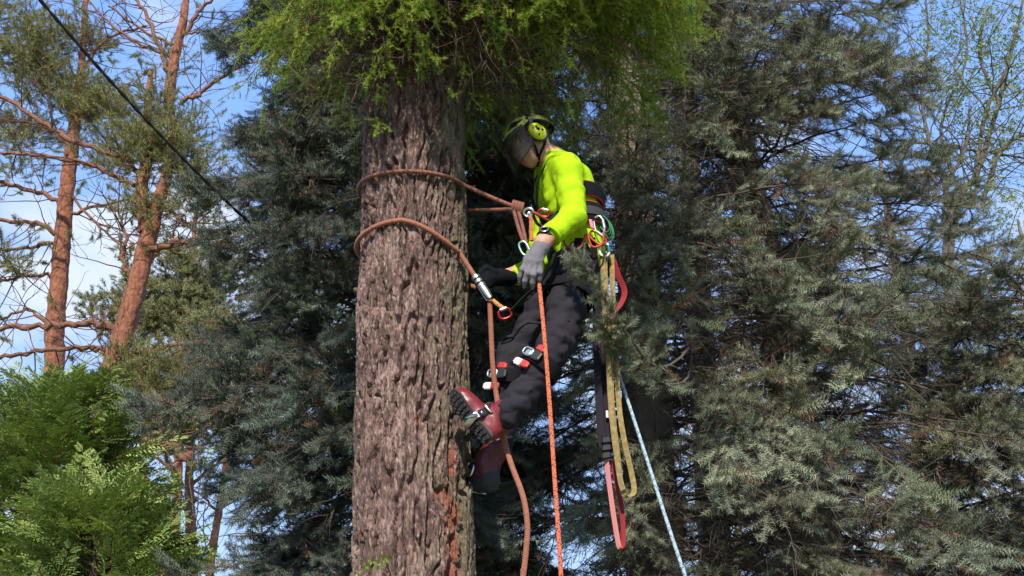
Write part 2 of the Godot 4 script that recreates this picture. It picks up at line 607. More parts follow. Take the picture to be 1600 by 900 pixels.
func trees() -> void:
	# spruces
	var b0 := Color(0.085, 0.066, 0.05); var b1 := Color(0.20, 0.165, 0.125)
	var f1 := W(625, 600, 6.3); f1.y = 0
	spruce("dark blue green spruce standing behind larch, open to pines beside it", f1, f1 + Vector3(0.02, 11.5, 0), 0.19, {
		"seed": 101, "low": 0.9, "high": 8.2, "skirt": 0.7, "gap": 0.205, "per": 9, "reach": 1.72, "bare": 0.30, "sec": 0.62, "step": 0.064, "size": 1.25, "taper": 0.92, "dead": 1.0,
		"tone0": Color(0.040, 0.060, 0.045), "tone1": Color(0.115, 0.148, 0.112), "bark0": b0, "bark1": b1, "crowd": [[PI * 0.5, 0.5, 0.75], [0.0, 0.9, 0.8], [PI * 0.77, 0.38, 0.78]]})
	var f2 := W(1015, 600, 6.2); f2.y = 0
	var front := {"path": wpath([[1080, 500, 5.7], [1075, 545, 4.9], [1030, 575, 4.2], [985, 530, 3.78], [950, 475, 3.64], [922, 430, 3.60], [903, 408, 3.58]], 3), "r": 0.010, "bare": 0.3, "sec": 0.06, "size": 0.8, "step": 0.07, "dead": 0.0}
	var front2 := {"path": wpath([[1080, 540, 5.6], [1075, 590, 4.9], [1040, 600, 4.3], [1000, 575, 3.95], [970, 545, 3.80], [940, 512, 3.72]], 3), "r": 0.010, "bare": 0.3, "sec": 0.08, "size": 0.85, "step": 0.08, "dead": 0.0}
	spruce("grey green spruce behind climber with broad shaded trunk", f2, f2 + Vector3(-0.1, 11.0, -0.1), 0.22, {
		"seed": 202, "low": 1.0, "high": 8.0, "gap": 0.37, "per": 7, "reach": 2.0, "bare": 0.60, "sec": 0.56, "step": 0.08, "size": 1.15, "dead": 1.25,
		"tone0": Color(0.080, 0.100, 0.066), "tone1": Color(0.205, 0.238, 0.160), "slim": 0.25, "bark0": b0, "bark1": b1, "crowd": [[PI * 0.60, 0.5, 0.6], [PI, 0.6, 0.7]], "tips": [W(985, 290, 5.3), W(1005, 220, 5.4), W(1015, 350, 5.2), W(905, 890, 5.0), W(985, 880, 4.9), W(1010, 400, 5.2), W(1060, 440, 4.9), W(1040, 560, 4.8)], "extra": [front, front2]})
	var f3 := W(1310, 800, 7.0); f3.y = 0
	spruce("grey green spruce with pale olive trunk, beside leafy birch", f3, f3 + Vector3(-0.95, 11.0, 0.0), 0.2, {
		"seed": 303, "low": 1.0, "high": 8.6, "gap": 0.335, "per": 8, "reach": 2.25, "bare": 0.57, "sec": 0.60, "step": 0.078, "size": 1.2, "dead": 1.15,
		"tone0": Color(0.082, 0.102, 0.068), "tone1": Color(0.215, 0.250, 0.168), "bark0": Color(0.12, 0.098, 0.058), "bark1": Color(0.27, 0.225, 0.14), "crowd": [[PI, 0.5, 0.85]], "tips": [W(1130, 850, 4.9), W(1220, 800, 5.0), W(1290, 850, 5.0), W(1240, 520, 5.4), W(1330, 520, 5.3), W(1420, 545, 5.3), W(1330, 400, 5.6), W(1040, 440, 5.6), W(1200, 150, 5.8), W(1300, 200, 5.8), W(1150, 60, 5.8), W(1380, 320, 5.8), W(1100, 130, 5.8), W(1250, 60, 5.8), W(1350, 90, 5.8), W(1450, 130, 6.0), W(1340, 640, 5.2)]})
	var f4 := W(1690, 850, 6.6); f4.y = 0
	spruce("small grey green spruce with pale tips under birch", f4, f4 + Vector3(0.05, 4.6, 0), 0.09, {
		"seed": 404, "slim": 0.1, "low": 0.7, "high": 4.2, "gap": 0.22, "per": 9, "reach": 2.1, "taper": 0.45, "bare": 0.4, "sec": 0.5, "step": 0.08, "size": 1.2, "dead": 0.9,
		"tone0": Color(0.085, 0.108, 0.068), "tone1": Color(0.195, 0.215, 0.14), "bark0": b0, "bark1": b1})
	var f5 := W(1110, 800, 9.6); f5.y = 0
	spruce("farther spruce glimpsed between trunks behind climber", f5, f5 + Vector3(0.1, 12.0, 0), 0.2, {
		"seed": 505, "low": 1.4, "high": 9.5, "gap": 0.6, "per": 5, "reach": 2.3, "bare": 0.5, "sec": 0.62, "step": 0.11, "size": 1.35, "dead": 0.5,
		"tone0": Color(0.080, 0.098, 0.062), "tone1": Color(0.190, 0.212, 0.138), "bark0": b0, "bark1": b1})
	var f6 := W(1450, 800, 10.0); f6.y = 0
	spruce("farther spruce standing between olive trunked spruce and birch", f6, f6 + Vector3(0.1, 7.4, 0), 0.16, {
		"seed": 606, "slim": 0.1, "low": 1.4, "high": 6.6, "gap": 0.4, "per": 7, "reach": 2.3, "bare": 0.45, "sec": 0.6, "step": 0.11, "size": 1.35, "dead": 0.8, "taper": 0.4,
		"tone0": Color(0.080, 0.098, 0.062), "tone1": Color(0.190, 0.212, 0.138), "bark0": b0, "bark1": b1})
	# pines
	var g0 := Color(0.15, 0.165, 0.058); var g1 := Color(0.28, 0.275, 0.10)
	pine("orange barked pine with straight trunk and bare side branches", 14.0,
		[[78, 620, 18], [85, 520, 17], [93, 430, 16], [103, 310, 14], [113, 225, 12], [122, 160, 9], [130, 70, 6], [136, -40, 4]],
		[[[96, 318, 5], [60, 300, 4.5], [0, 284, 4], [-70, 270, 3]], [[90, 368, 5], [60, 348, 4.5], [0, 345, 4], [-60, 352, 3]], [[88, 376, 4], [50, 386, 3.5], [0, 391, 3], [-50, 398, 2]], [[84, 430, 4], [40, 431, 3.5], [0, 440, 3], [-40, 436, 2]], [[102, 336, 4], [150, 322, 3.2], [205, 310, 2.4], [250, 300, 1.5]], [[82, 520, 4], [45, 485, 3], [0, 500, 2.5], [-40, 505, 2]], [[112, 230, 4], [70, 200, 3], [20, 190, 2.5], [-40, 195, 2]], [[116, 200, 4], [160, 150, 3], [205, 130, 2]], [[122, 150, 4], [80, 110, 3], [30, 80, 2], [-30, 60, 1.5]], [[126, 110, 4], [170, 60, 3], [230, 40, 2]], [[105, 300, 3], [150, 350, 2.4], [190, 385, 1.6]]],
		[[50, 105, 60, 38, 260], [110, 150, 46, 30, 150], [20, 200, 50, 30, 120], [160, 175, 50, 30, 140], [90, 60, 60, 26, 130], [10, 30, 60, 30, 130], [150, 60, 30, 20, 40], [180, 240, 40, 26, 90], [30, 270, 40, 14, 30], [10, 420, 40, 16, 30]], 11, 0.22, g0, g1, 0.95)
	pine("orange barked pine whose leaning trunk forks", 12.5,
		[[138, 700, 24], [158, 630, 22], [190, 530, 20], [215, 440, 18], [232, 370, 16], [246, 320, 13], [262, 265, 11], [268, 200, 9], [264, 150, 10], [275, 80, 9], [288, 20, 7], [296, -50, 5]],
		[[[219, 285, 6], [195, 250, 5.4], [110, 217, 5], [60, 186, 4.5], [0, 150, 4], [-60, 125, 3]], [[210, 290, 5], [180, 275, 4.6], [130, 255, 4], [60, 243, 3.6], [0, 237, 3], [-60, 232, 2.4]], [[190, 527, 8], [170, 510, 7], [150, 506, 6.5], [80, 509, 6], [0, 512, 5], [-60, 520, 4]], [[163, 592, 7], [170, 562, 6], [150, 545, 5.5], [75, 547, 4.6], [0, 557, 4], [-50, 560, 3]], [[232, 393, 8], [262, 382, 6], [300, 376, 5.4], [345, 368, 4.4], [380, 350, 3]], [[204, 432, 5], [190, 402, 4.2], [198, 378, 3.6], [192, 352, 2.6], [186, 330, 1.6]], [[170, 560, 5], [215, 553, 4.4], [290, 535, 3.6], [303, 540, 2.6]], [[262, 112, 5], [240, 50, 4], [214, -5, 3], [200, -40, 2]], [[280, 62, 5], [310, 22, 4], [336, -10, 3]], [[266, 88, 4], [205, 62, 3], [160, 25, 2], [130, -10, 1.5]], [[270, 70, 3.4], [215, 42, 2.6], [170, 8, 2]], [[284, 52, 3], [315, 50, 2], [345, 43, 1.2]], [[283, 160, 5], [305, 150, 4.4], [345, 122, 3.6], [388, 96, 2.4]], [[246, 300, 4], [285, 345, 3], [320, 348, 2]], [[150, 650, 4], [180, 600, 3], [245, 565, 2.2], [300, 540, 1.5]],
		[[168, 575, 4], [195, 600, 4], [214, 628, 8], [226, 660, 9], [245, 690, 10], [302, 716, 11]], [[245, 690, 6], [252, 668, 5], [240, 640, 4], [222, 628, 3]], [[228, 668, 5], [205, 650, 3.4], [185, 640, 2]], [[235, 684, 5], [205, 690, 3.6], [165, 700, 2]]],
		[[270, 225, 40, 40, 150], [290, 270, 40, 40, 120], [225, 190, 45, 40, 130], [238, 330, 24, 16, 36], [215, 240, 30, 30, 60], [330, 320, 30, 30, 50], [250, 80, 50, 30, 24], [215, 320, 26, 14, 26], [200, 560, 30, 26, 50], [260, 590, 40, 20, 90]], 12, 0.14, g0, g1, 0.92,
		[[[228, 360, 14], [222, 320, 12], [222, 285, 12], [232, 235, 10], [230, 170, 7], [236, 110, 5]]])
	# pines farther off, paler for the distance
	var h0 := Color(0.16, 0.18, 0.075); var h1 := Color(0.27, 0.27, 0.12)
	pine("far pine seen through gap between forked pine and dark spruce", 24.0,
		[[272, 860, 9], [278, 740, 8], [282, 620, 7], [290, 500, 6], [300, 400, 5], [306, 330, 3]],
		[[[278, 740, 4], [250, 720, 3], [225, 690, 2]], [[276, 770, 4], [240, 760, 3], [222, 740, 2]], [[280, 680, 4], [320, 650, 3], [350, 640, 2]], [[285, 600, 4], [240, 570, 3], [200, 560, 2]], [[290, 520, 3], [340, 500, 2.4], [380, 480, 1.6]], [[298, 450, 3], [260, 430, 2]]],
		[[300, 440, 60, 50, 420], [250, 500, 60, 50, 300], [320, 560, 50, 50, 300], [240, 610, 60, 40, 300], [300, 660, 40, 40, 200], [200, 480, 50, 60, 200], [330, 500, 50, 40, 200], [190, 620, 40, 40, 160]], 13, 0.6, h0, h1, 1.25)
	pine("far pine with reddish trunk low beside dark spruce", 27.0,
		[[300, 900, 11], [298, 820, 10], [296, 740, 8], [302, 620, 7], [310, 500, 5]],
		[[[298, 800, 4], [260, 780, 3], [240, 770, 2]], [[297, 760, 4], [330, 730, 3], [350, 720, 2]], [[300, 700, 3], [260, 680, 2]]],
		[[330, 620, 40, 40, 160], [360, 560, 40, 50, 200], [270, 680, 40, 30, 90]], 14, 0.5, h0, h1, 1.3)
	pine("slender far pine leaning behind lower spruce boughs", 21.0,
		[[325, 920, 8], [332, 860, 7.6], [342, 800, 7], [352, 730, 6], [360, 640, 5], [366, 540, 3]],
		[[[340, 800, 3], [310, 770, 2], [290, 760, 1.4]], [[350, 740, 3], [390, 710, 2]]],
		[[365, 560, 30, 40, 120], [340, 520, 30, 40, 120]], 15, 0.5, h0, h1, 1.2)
	# thujas low on the left
	var t1 := W(70, 780, 7.0); t1.y = 0
	thuja("tall yellow green thuja bush growing in front of straight pine", t1, 3.18, 1.3, 1900, 401, Color(0.125, 0.190, 0.045), Color(0.300, 0.375, 0.095))
	var t2 := W(150, 860, 6.2); t2.y = 0
	thuja("lower yellow green thuja bush beside dark spruce", t2, 2.32, 0.85, 1000, 402, Color(0.125, 0.195, 0.045), Color(0.310, 0.385, 0.097))
	# leafy trees
	leafy("birch_tree", "thin spring birch with sparse pale green leaves beyond grey spruce", "tree", 11.0, 1470,
		[[[1470, 900, 7], [1472, 700, 6.5], [1478, 500, 6], [1495, 330, 6], [1528, 262, 5.4], [1560, 160, 4.4], [1590, 40, 3], [1605, -40, 2]], [[1476, 430, 6], [1478, 300, 5], [1455, 230, 4], [1440, 150, 3], [1450, 60, 2], [1445, -20, 1.5]], [[1535, 320, 5], [1556, 250, 5], [1572, 228, 4.4], [1592, 214, 4], [1640, 190, 3]], [[1498, 322, 4], [1525, 300, 4], [1528, 250, 4], [1542, 172, 4.4], [1556, 142, 3], [1575, 100, 2]], [[1490, 360, 4], [1480, 290, 4], [1508, 235, 3], [1515, 170, 2]], [[1500, 300, 4], [1470, 200, 3], [1510, 90, 2.4], [1500, 0, 1.6]], [[1560, 160, 4], [1530, 80, 3], [1545, 10, 2]], [[1480, 480, 5], [1540, 440, 4], [1600, 395, 4], [1660, 370, 3]], [[1478, 600, 5], [1540, 560, 4], [1600, 540, 3]], [[1400, 218, 3.4], [1480, 228, 3], [1560, 240, 2.4], [1620, 250, 2]]],
		[[1560, 60, 60, 60, 380], [1480, 40, 50, 50, 260], [1560, 200, 60, 50, 300], [1500, 150, 40, 50, 160], [1600, 130, 50, 50, 200], [1560, 330, 60, 50, 220], [1460, 120, 40, 50, 120], [1590, 420, 50, 50, 160], [1580, 520, 40, 40, 100]], 501, M.birch_bark, Color(0.17, 0.24, 0.06), Color(0.28, 0.33, 0.10), 0.85, 1.0, 0.5)
	leafy("maple_tree", "young leafy tree glimpsed through lower spruce branches", "tree", 17.0, 1150,
		[[[1150, 900, 9], [1155, 800, 8], [1165, 700, 6], [1160, 600, 4], [1165, 500, 2]], [[1155, 800, 4], [1110, 720, 3], [1080, 660, 2]], [[1160, 740, 4], [1210, 660, 3], [1240, 600, 2]], [[1160, 680, 3], [1120, 600, 2]]],
		[[1165, 760, 60, 60, 260], [1230, 800, 50, 50, 160], [1100, 820, 40, 50, 120], [1180, 860, 80, 40, 220], [1010, 250, 60, 40, 60], [1090, 240, 60, 40, 60]], 502, M.birch_bark, Color(0.16, 0.20, 0.06), Color(0.30, 0.32, 0.11), 1.3, 0.8)
	leafy("leafy_shrub", "small fresh green shrub beside thuja under far pines", "bush", 9.0, 300,
		[[[300, 900, 3], [298, 870, 2.6], [290, 840, 2]], [[300, 895, 2.4], [320, 860, 2], [335, 835, 1.4]], [[298, 890, 2.4], [275, 860, 2], [262, 840, 1.4]]],
		[[285, 880, 40, 22, 260], [265, 860, 20, 14, 60], [310, 865, 24, 20, 70]], 503, M.birch_bark, Color(0.14, 0.24, 0.03), Color(0.26, 0.36, 0.06), 0.8, 0.6)

func cable() -> void:
	var a := W(60, -4, 4.4); var b := W(356, 326, 5.8)
	var d := (b - a)
	var t := thing("overhead_cable", "twisted black overhead cable running down into dark spruce", "cable", b)
	var p0 := a - d * 1.2; var p1 := b + d * 0.9
	for k in 2:
		var p := PackedVector3Array()
		for i in 241:
			var u := i / 240.0
			var c := p0.lerp(p1, u) + Vector3(0, -0.35 * 4.0 * u * (1.0 - u) + 0.33, 0)
			var n1 := d.normalized().cross(Vector3.UP).normalized(); var n2 := d.normalized().cross(n1)
			var w := u * 150.0 + PI * k
			p.append(c + (n1 * cos(w) + n2 * sin(w)) * 0.0055)
		var mb := MB.new(); mb.tube(p, PackedFloat32Array([0.0072]), 7)
		part("strand", mb, M.cable_black, t)
	var t2 := thing("overhead_wire", "thin grey wire in sky between pines and spruce", "wire", W(330, 145, 20.0))
	var mb2 := MB.new(); mb2.tube(PackedVector3Array([W(-300, 395, 20.0), W(-40, 276, 20.0), W(330, 146, 20.0), W(640, 30, 20.0)]), PackedFloat32Array([0.006]), 5)
	part("strand", mb2, M.cable_black, t2)

# ------------------------------------------------------------------ foliage units, each drawn many times
func needle(mb: MB, p: Vector3, d: Vector3, ln: float, wd: float, side: Vector3) -> void:
	var s := d.cross(side).normalized() * wd * 0.5
	var a := mb.vert(p - s); mb.vert(p + s); mb.vert(p + d * ln)
	mb.tri(a, a + 1, a + 2)

# one spruce twig with side shoots in a flat fan, along +Y
func spruce_spray(rng: RandomNumberGenerator, ln: float, nlen: float, step: float) -> ArrayMesh:
	var mb := MB.new()
	var shoots := [[Vector3.ZERO, Vector3(0, 1, 0), ln]]
	var y := ln * 0.12
	var sd := 1.0
	while y < ln * 0.8:
		var d := Vector3(sd * rng.randf_range(0.6, 0.95), 0.8, rng.randf_range(-0.25, 0.25)).normalized()
		shoots.append([Vector3(0, y, 0), d, (ln - y * 0.7) * rng.randf_range(0.4, 0.6)])
		y += ln * rng.randf_range(0.2, 0.3)
		sd = -sd
	for s in shoots:
		var o: Vector3 = s[0]; var d: Vector3 = s[1]; var l: float = s[2]
		var bend := Vector3(rng.randf_range(-0.1, 0.1), 0, rng.randf_range(-0.05, 0.25))
		mb.tint = Color(1.15, 0.72, 0.5)
		mb.tube(PackedVector3Array([o, o + (d + bend * 0.3) * l * 0.5, o + (d + bend).normalized() * l]), PackedFloat32Array([0.0022, 0.0016, 0.001]), 3, false)
		var t := 0.006
		var a := rng.randf() * TAU
		var u := d.cross(Vector3(0.3, 0.2, 1)).normalized()
		var w := d.cross(u)
		while t < l:
			var p := o + (d + bend * (t / l)).normalized() * t
			a += 2.39996
			var rad := u * cos(a) + w * sin(a)
			var nd := (rad + d * rng.randf_range(0.3, 0.8)).normalized()
			var young := t / l
			mb.tint = Color(1, 1, 1).lerp(Color(1.25, 1.22, 1.0), young * rng.randf())
			needle(mb, p, nd, nlen * rng.randf_range(0.75, 1.1), 0.0034, rad.cross(d) + d * 0.4)
			t += step
	return mb.mesh()

# a bare dead twig with side twigs, along +Y
func dead_twig(rng: RandomNumberGenerator, ln: float, count: int) -> ArrayMesh:
	var mb := MB.new()
	var list := [[Vector3.ZERO, Vector3.UP, ln, 0.0028]]
	for i in count:
		var y := ln * rng.randf_range(0.1, 0.9)
		var a := rng.randf() * TAU
		list.append([Vector3(0, y, 0), Vector3(cos(a), rng.randf_range(0.2, 1.1), sin(a) * 0.6).normalized(), ln * rng.randf_range(0.15, 0.5), 0.0017])
	for s in list:
		var p := PackedVector3Array()
		var d: Vector3 = s[1]
		var q: Vector3 = s[0]
		var side := Vector3(rng.randf_range(-1, 1), rng.randf_range(-0.5, 0.5), rng.randf_range(-1, 1)) * 0.35
		for k in 5:
			p.append(q)
			d = (d + side * 0.3 + Vector3(rng.randf_range(-1, 1), rng.randf_range(-1, 1), rng.randf_range(-1, 1)) * 0.1).normalized()
			q += d * (s[2] / 4.0)
		mb.tube(p, PackedFloat32Array([s[3], s[3] * 0.85, s[3] * 0.7, s[3] * 0.55, s[3] * 0.35]), 3, false)
	return mb.mesh()

# a larch branchlet hung with tufts of soft needles, along +Y
func larch_spray(rng: RandomNumberGenerator, ln: float) -> ArrayMesh:
	var mb := MB.new()
	var list := [[Vector3.ZERO, Vector3.UP, ln]]
	var y := ln * 0.1
	var sd := 1.0
	while y < ln * 0.75:
		list.append([Vector3(0, y, 0), Vector3(sd * 0.7, 0.8, rng.randf_range(-0.5, 0.5)).normalized(), (ln - y) * rng.randf_range(0.35, 0.6)])
		y += ln * rng.randf_range(0.14, 0.22)
		sd = -sd
	for s in list:
		var d: Vector3 = s[1]; var l: float = s[2]
		var q: Vector3 = s[0]
		var bend := Vector3(rng.randf_range(-0.3, 0.3), 0, rng.randf_range(-0.3, 0.3))
		mb.tint = Color(1.2, 0.62, 0.6)
		mb.tube(PackedVector3Array([q, q + (d + bend * 0.3) * l * 0.5, q + (d + bend).normalized() * l]), PackedFloat32Array([0.0018, 0.0013, 0.0008]), 3, false)
		var t := 0.012
		while t < l + 0.004:
			var p := q + (d + bend * (t / l)).normalized() * t
			var face := Vector3(rng.randf_range(-1, 1), rng.randf_range(-0.6, 1), rng.randf_range(-1, 1)).normalized()
			var bright := rng.randf_range(0.8, 1.25)
			for i in 10:
				var nd := (face * 0.6 + Vector3(rng.randf_range(-1, 1), rng.randf_range(-1, 1), rng.randf_range(-1, 1)) * 0.9 + d * 0.3).normalized()
				mb.tint = Color(bright, bright, bright * 0.9)
				needle(mb, p, nd, rng.randf_range(0.014, 0.023), 0.0024, Vector3(rng.randf_range(-1, 1), rng.randf_range(-1, 1), 0.3))
			t += rng.randf_range(0.011, 0.018)
	return mb.mesh()

# a brush of long pine needles at the end of a short twig, along +Y
func pine_tuft(rng: RandomNumberGenerator, wd: float) -> ArrayMesh:
	var mb := MB.new()
	mb.tint = Color(1.3, 0.8, 0.5)
	mb.tube(PackedVector3Array([Vector3(0, -0.12, 0), Vector3(0.008, 0, 0), Vector3(0, 0.16, 0)]), PackedFloat32Array([0.005, 0.004, 0.003]), 3, false)
	for i in 70:
		var y := rng.randf_range(-0.01, 0.16)
		var a := rng.randf() * TAU
		var nd := Vector3(cos(a), rng.randf_range(0.25, 1.1), sin(a)).normalized()
		var b := rng.randf_range(0.75, 1.2)
		mb.tint = Color(b, b, b)
		needle(mb, Vector3(0, y, 0), nd, rng.randf_range(0.05, 0.085), wd, Vector3(rng.randf_range(-1, 1), rng.randf_range(-1, 1), rng.randf_range(-1, 1)))
	return mb.mesh()

# a flat ferny spray of scale leaves, along +Y, drooping at the tip towards -Z
func thuja_frond(rng: RandomNumberGenerator, ln: float) -> ArrayMesh:
	var mb := MB.new()
	var axis := func(t: float) -> Vector3: return Vector3(0, t * ln, -0.22 * ln * t * t)
	mb.tint = Color(1, 0.7, 0.5)
	mb.tube(PackedVector3Array([axis.call(0.0), axis.call(0.4), axis.call(0.8)]), PackedFloat32Array([0.0022, 0.0016, 0.001]), 3, false)
	var t := 0.12
	var sd := 1.0
	while t < 1.0:
		var o: Vector3 = axis.call(t)
		var l := ln * 0.42 * (1.0 - t * 0.72) * rng.randf_range(0.8, 1.15) * minf(1.0, t * 3.0 + 0.3)
		var d := Vector3(sd * 0.75, 0.75, rng.randf_range(-0.25, 0.05)).normalized()
		var q := 0.12
		var s2 := 1.0
		while q <= 1.0:
			var p := o + d * (l * q) + Vector3(0, 0, -0.2 * l * q * q)
			var d2 := (d + d.cross(Vector3(0, 0, 1)) * (0.75 * s2)).normalized()
			var young := q * 0.7 + t * 0.3
			mb.tint = Color(1, 1, 1).lerp(Color(1.75, 1.5, 1.1), young * young * rng.randf_range(0.5, 1.0))
			var wd := 0.0095
			var le := l * 0.36 * (1.05 - q * 0.6) + 0.016
			var sv := d2.cross(Vector3(0, 0, 1)).normalized() * wd * 0.5
			var up := Vector3(0, 0, rng.randf_range(-0.004, 0.004))
			var a := mb.vert(p - sv * 0.5); mb.vert(p + d2 * le * 0.45 - sv + up); mb.vert(p + d2 * le - Vector3(0, 0, 0.15 * le)); mb.vert(p + d2 * le * 0.45 + sv + up)
			mb.quad(a, a + 1, a + 2, a + 3)
			q += 0.12
			s2 = -s2
		t += 0.085
		sd = -sd
	return mb.mesh()

# a twig tip with a handful of small pointed leaves, along +Y
func leaf_sprig(rng: RandomNumberGenerator, count: int, ll: float) -> ArrayMesh:
	var mb := MB.new()
	mb.tint = Color(0.55, 0.4, 0.4)
	mb.tube(PackedVector3Array([Vector3(0, -0.05, 0), Vector3(0.01, 0.06, 0), Vector3(0, 0.16, 0.01)]), PackedFloat32Array([0.002, 0.0016, 0.001]), 3, false)
	for i in count:
		var p := Vector3(0, rng.randf_range(-0.04, 0.16), 0)
		var d := Vector3(rng.randf_range(-1, 1), rng.randf_range(-0.6, 0.8), rng.randf_range(-1, 1)).normalized()
		p += d * 0.012
		var s := d.cross(Vector3(rng.randf_range(-1, 1), rng.randf_range(-1, 1), rng.randf_range(-1, 1))).normalized()
		var up := d.cross(s)
		var l := ll * rng.randf_range(0.7, 1.2)
		var b := rng.randf_range(0.8, 1.2)
		mb.tint = Color(b, b, b * 0.9)
		var a := mb.vert(p); mb.vert(p + d * l * 0.4 + s * l * 0.3 + up * l * 0.06); mb.vert(p + d * l); mb.vert(p + d * l * 0.4 - s * l * 0.3 + up * l * 0.06)
		mb.quad(a, a + 1, a + 2, a + 3)
	return mb.mesh()

func along_basis(d: Vector3, roll: float, rng: RandomNumberGenerator) -> Basis:
	var y := d.normalized()
	var z := Vector3.UP - y * y.y
	if z.length() < 0.1: z = Vector3(rng.randf() - 0.5, 0, rng.randf() - 0.5); z -= y * z.dot(y)
	z = z.normalized().rotated(y, roll)
	return Basis(y.cross(z), y, z)

# ------------------------------------------------------------------ spruces
class Growth:
	var wood := MB.new()
	var spray := [[], [], []]
	var tone := [[], [], []]
	var dead := []
	var deadtone := []

func grow_bough(T: Growth, pts: PackedVector3Array, r0: float, rng: RandomNumberGenerator, bare: float, sec: float, step: float, size: float, tone0: Color, tone1: Color, deadness := 1.0) -> void:
	var m := pts.size()
	var rad := PackedFloat32Array()
	for i in m: rad.append(lerpf(r0, 0.003, pow(float(i) / (m - 1), 0.8)))
	T.wood.tube(pts, rad, 5, false)
	# each bough has a tint of its own; a few twigs on it are browned
	var hue := rng.randf_range(0.72, 1.22)
	tone0 = Color(tone0.r * hue * rng.randf_range(0.92, 1.14), tone0.g * hue, tone0.b * hue * rng.randf_range(0.85, 1.1))
	tone1 = Color(tone1.r * hue * rng.randf_range(0.92, 1.12), tone1.g * hue, tone1.b * hue * rng.randf_range(0.85, 1.1))
	size *= rng.randf_range(0.85, 1.15)
	var L := 0.0
	for i in m - 1: L += pts[i].distance_to(pts[i + 1])
	var s := 0.08 * L
	var side := 1.0
	while s < L * 0.99:
		var at := s / L * (m - 1)
		var i := mini(int(at), m - 2)
		var p := pts[i].lerp(pts[i + 1], at - i)
		var t := (pts[i + 1] - pts[i]).normalized()
		var fr := s / L
		var sv := t.cross(Vector3.UP).normalized() * side
		var ln := sec * (0.55 + 0.45 * sin(fr * 2.6)) * (1.15 - 0.85 * fr) * rng.randf_range(0.65, 1.25)
		var d := (t * rng.randf_range(0.45, 0.9) + sv * rng.randf_range(0.45, 1.0) + Vector3.UP * rng.randf_range(-0.5, 0.1)).normalized()
		if rng.randf() < 0.18: d = (t * 0.5 + Vector3.UP * rng.randf_range(0.2, 0.6) + sv * 0.3).normalized()
		var droop := rng.randf_range(0.1, 0.45)
		var q := PackedVector3Array()
		for k in 5:
			var u := k / 4.0
			q.append(p + d * (ln * u) + Vector3(0, -droop * ln * u * u * (1.2 - 0.6 * u), 0))
		T.wood.tube(q, PackedFloat32Array([0.006, 0.005, 0.004, 0.003, 0.0018]), 3, false)
		var from := clampf(1.0 - (fr - bare) / 0.22, 0.0, 1.0)
		var u := from + 0.05
		while u < 1.05:
			var uu := minf(u, 1.0)
			var k := mini(int(uu * 4.0), 3)
			var pp := q[k].lerp(q[k + 1], uu * 4.0 - k)
			var dd := (q[k + 1] - q[k]).normalized()
			var tilt := Vector3(rng.randf_range(-0.5, 0.5), rng.randf_range(-0.35, 0.35), rng.randf_range(-0.5, 0.5))
			var b := along_basis((dd + tilt).normalized(), rng.randf_range(-0.7, 0.7), rng).scaled_local(Vector3.ONE * size * rng.randf_range(0.75, 1.25))
			var kind := rng.randi() % 3
			T.spray[kind].append(Transform3D(b, pp - dd * 0.03))
			T.tone[kind].append(tone0.lerp(tone1, rng.randf()) if rng.randf() > 0.07 else Color(0.13, 0.085, 0.05))
			u += 0.074 / maxf(ln, 0.1)
		var nd := int(rng.randf_range(0.6, 2.4) * deadness)
		for z in nd:
			var ud := rng.randf() * maxf(from, 0.35)
			var k := mini(int(ud * 4.0), 3)
			var dv := (d + Vector3(rng.randf_range(-0.8, 0.8), rng.randf_range(-0.9, 0.3), rng.randf_range(-0.8, 0.8))).normalized()
			T.dead.append(Transform3D(along_basis(dv, rng.randf() * TAU, rng).scaled_local(Vector3.ONE * rng.randf_range(0.6, 1.3)), q[k].lerp(q[k + 1], ud * 4.0 - k)))
			T.deadtone.append(Color(1, 1, 1) * rng.randf_range(0.6, 1.3))
		s += step * rng.randf_range(0.7, 1.3)
		side = -side
	var e := pts[m - 1]
	var td := (pts[m - 1] - pts[m - 2]).normalized()
	for z in 4:
		T.spray[z % 3].append(Transform3D(along_basis((td + Vector3(rng.randf_range(-0.6, 0.6), rng.randf_range(-0.2, 0.5), rng.randf_range(-0.6, 0.6))).normalized(), 0, rng).scaled_local(Vector3.ONE * size), e - td * 0.04))
		T.tone[z % 3].append(tone0.lerp(tone1, rng.randf()))

func bough_curve(base: Vector3, az: float, L: float, rise: float, droop: float, tip: float, rng: RandomNumberGenerator) -> PackedVector3Array:
	var p := PackedVector3Array()
	var dir := Vector3(cos(az), 0, sin(az))
	var sw := rng.randf_range(-0.16, 0.16)
	var sd := Vector3(-dir.z, 0, dir.x)
	for i in 11:
		var t := i / 10.0
		p.append(base + dir * (L * t * (1.0 - 0.06 * t)) + sd * (L * sw * t * t) + Vector3.UP * (L * (rise * t - droop * t * t + tip * t * t * t)) + Vector3(rng.randf_range(-1, 1), rng.randf_range(-1, 1), rng.randf_range(-1, 1)) * 0.012)
	return p

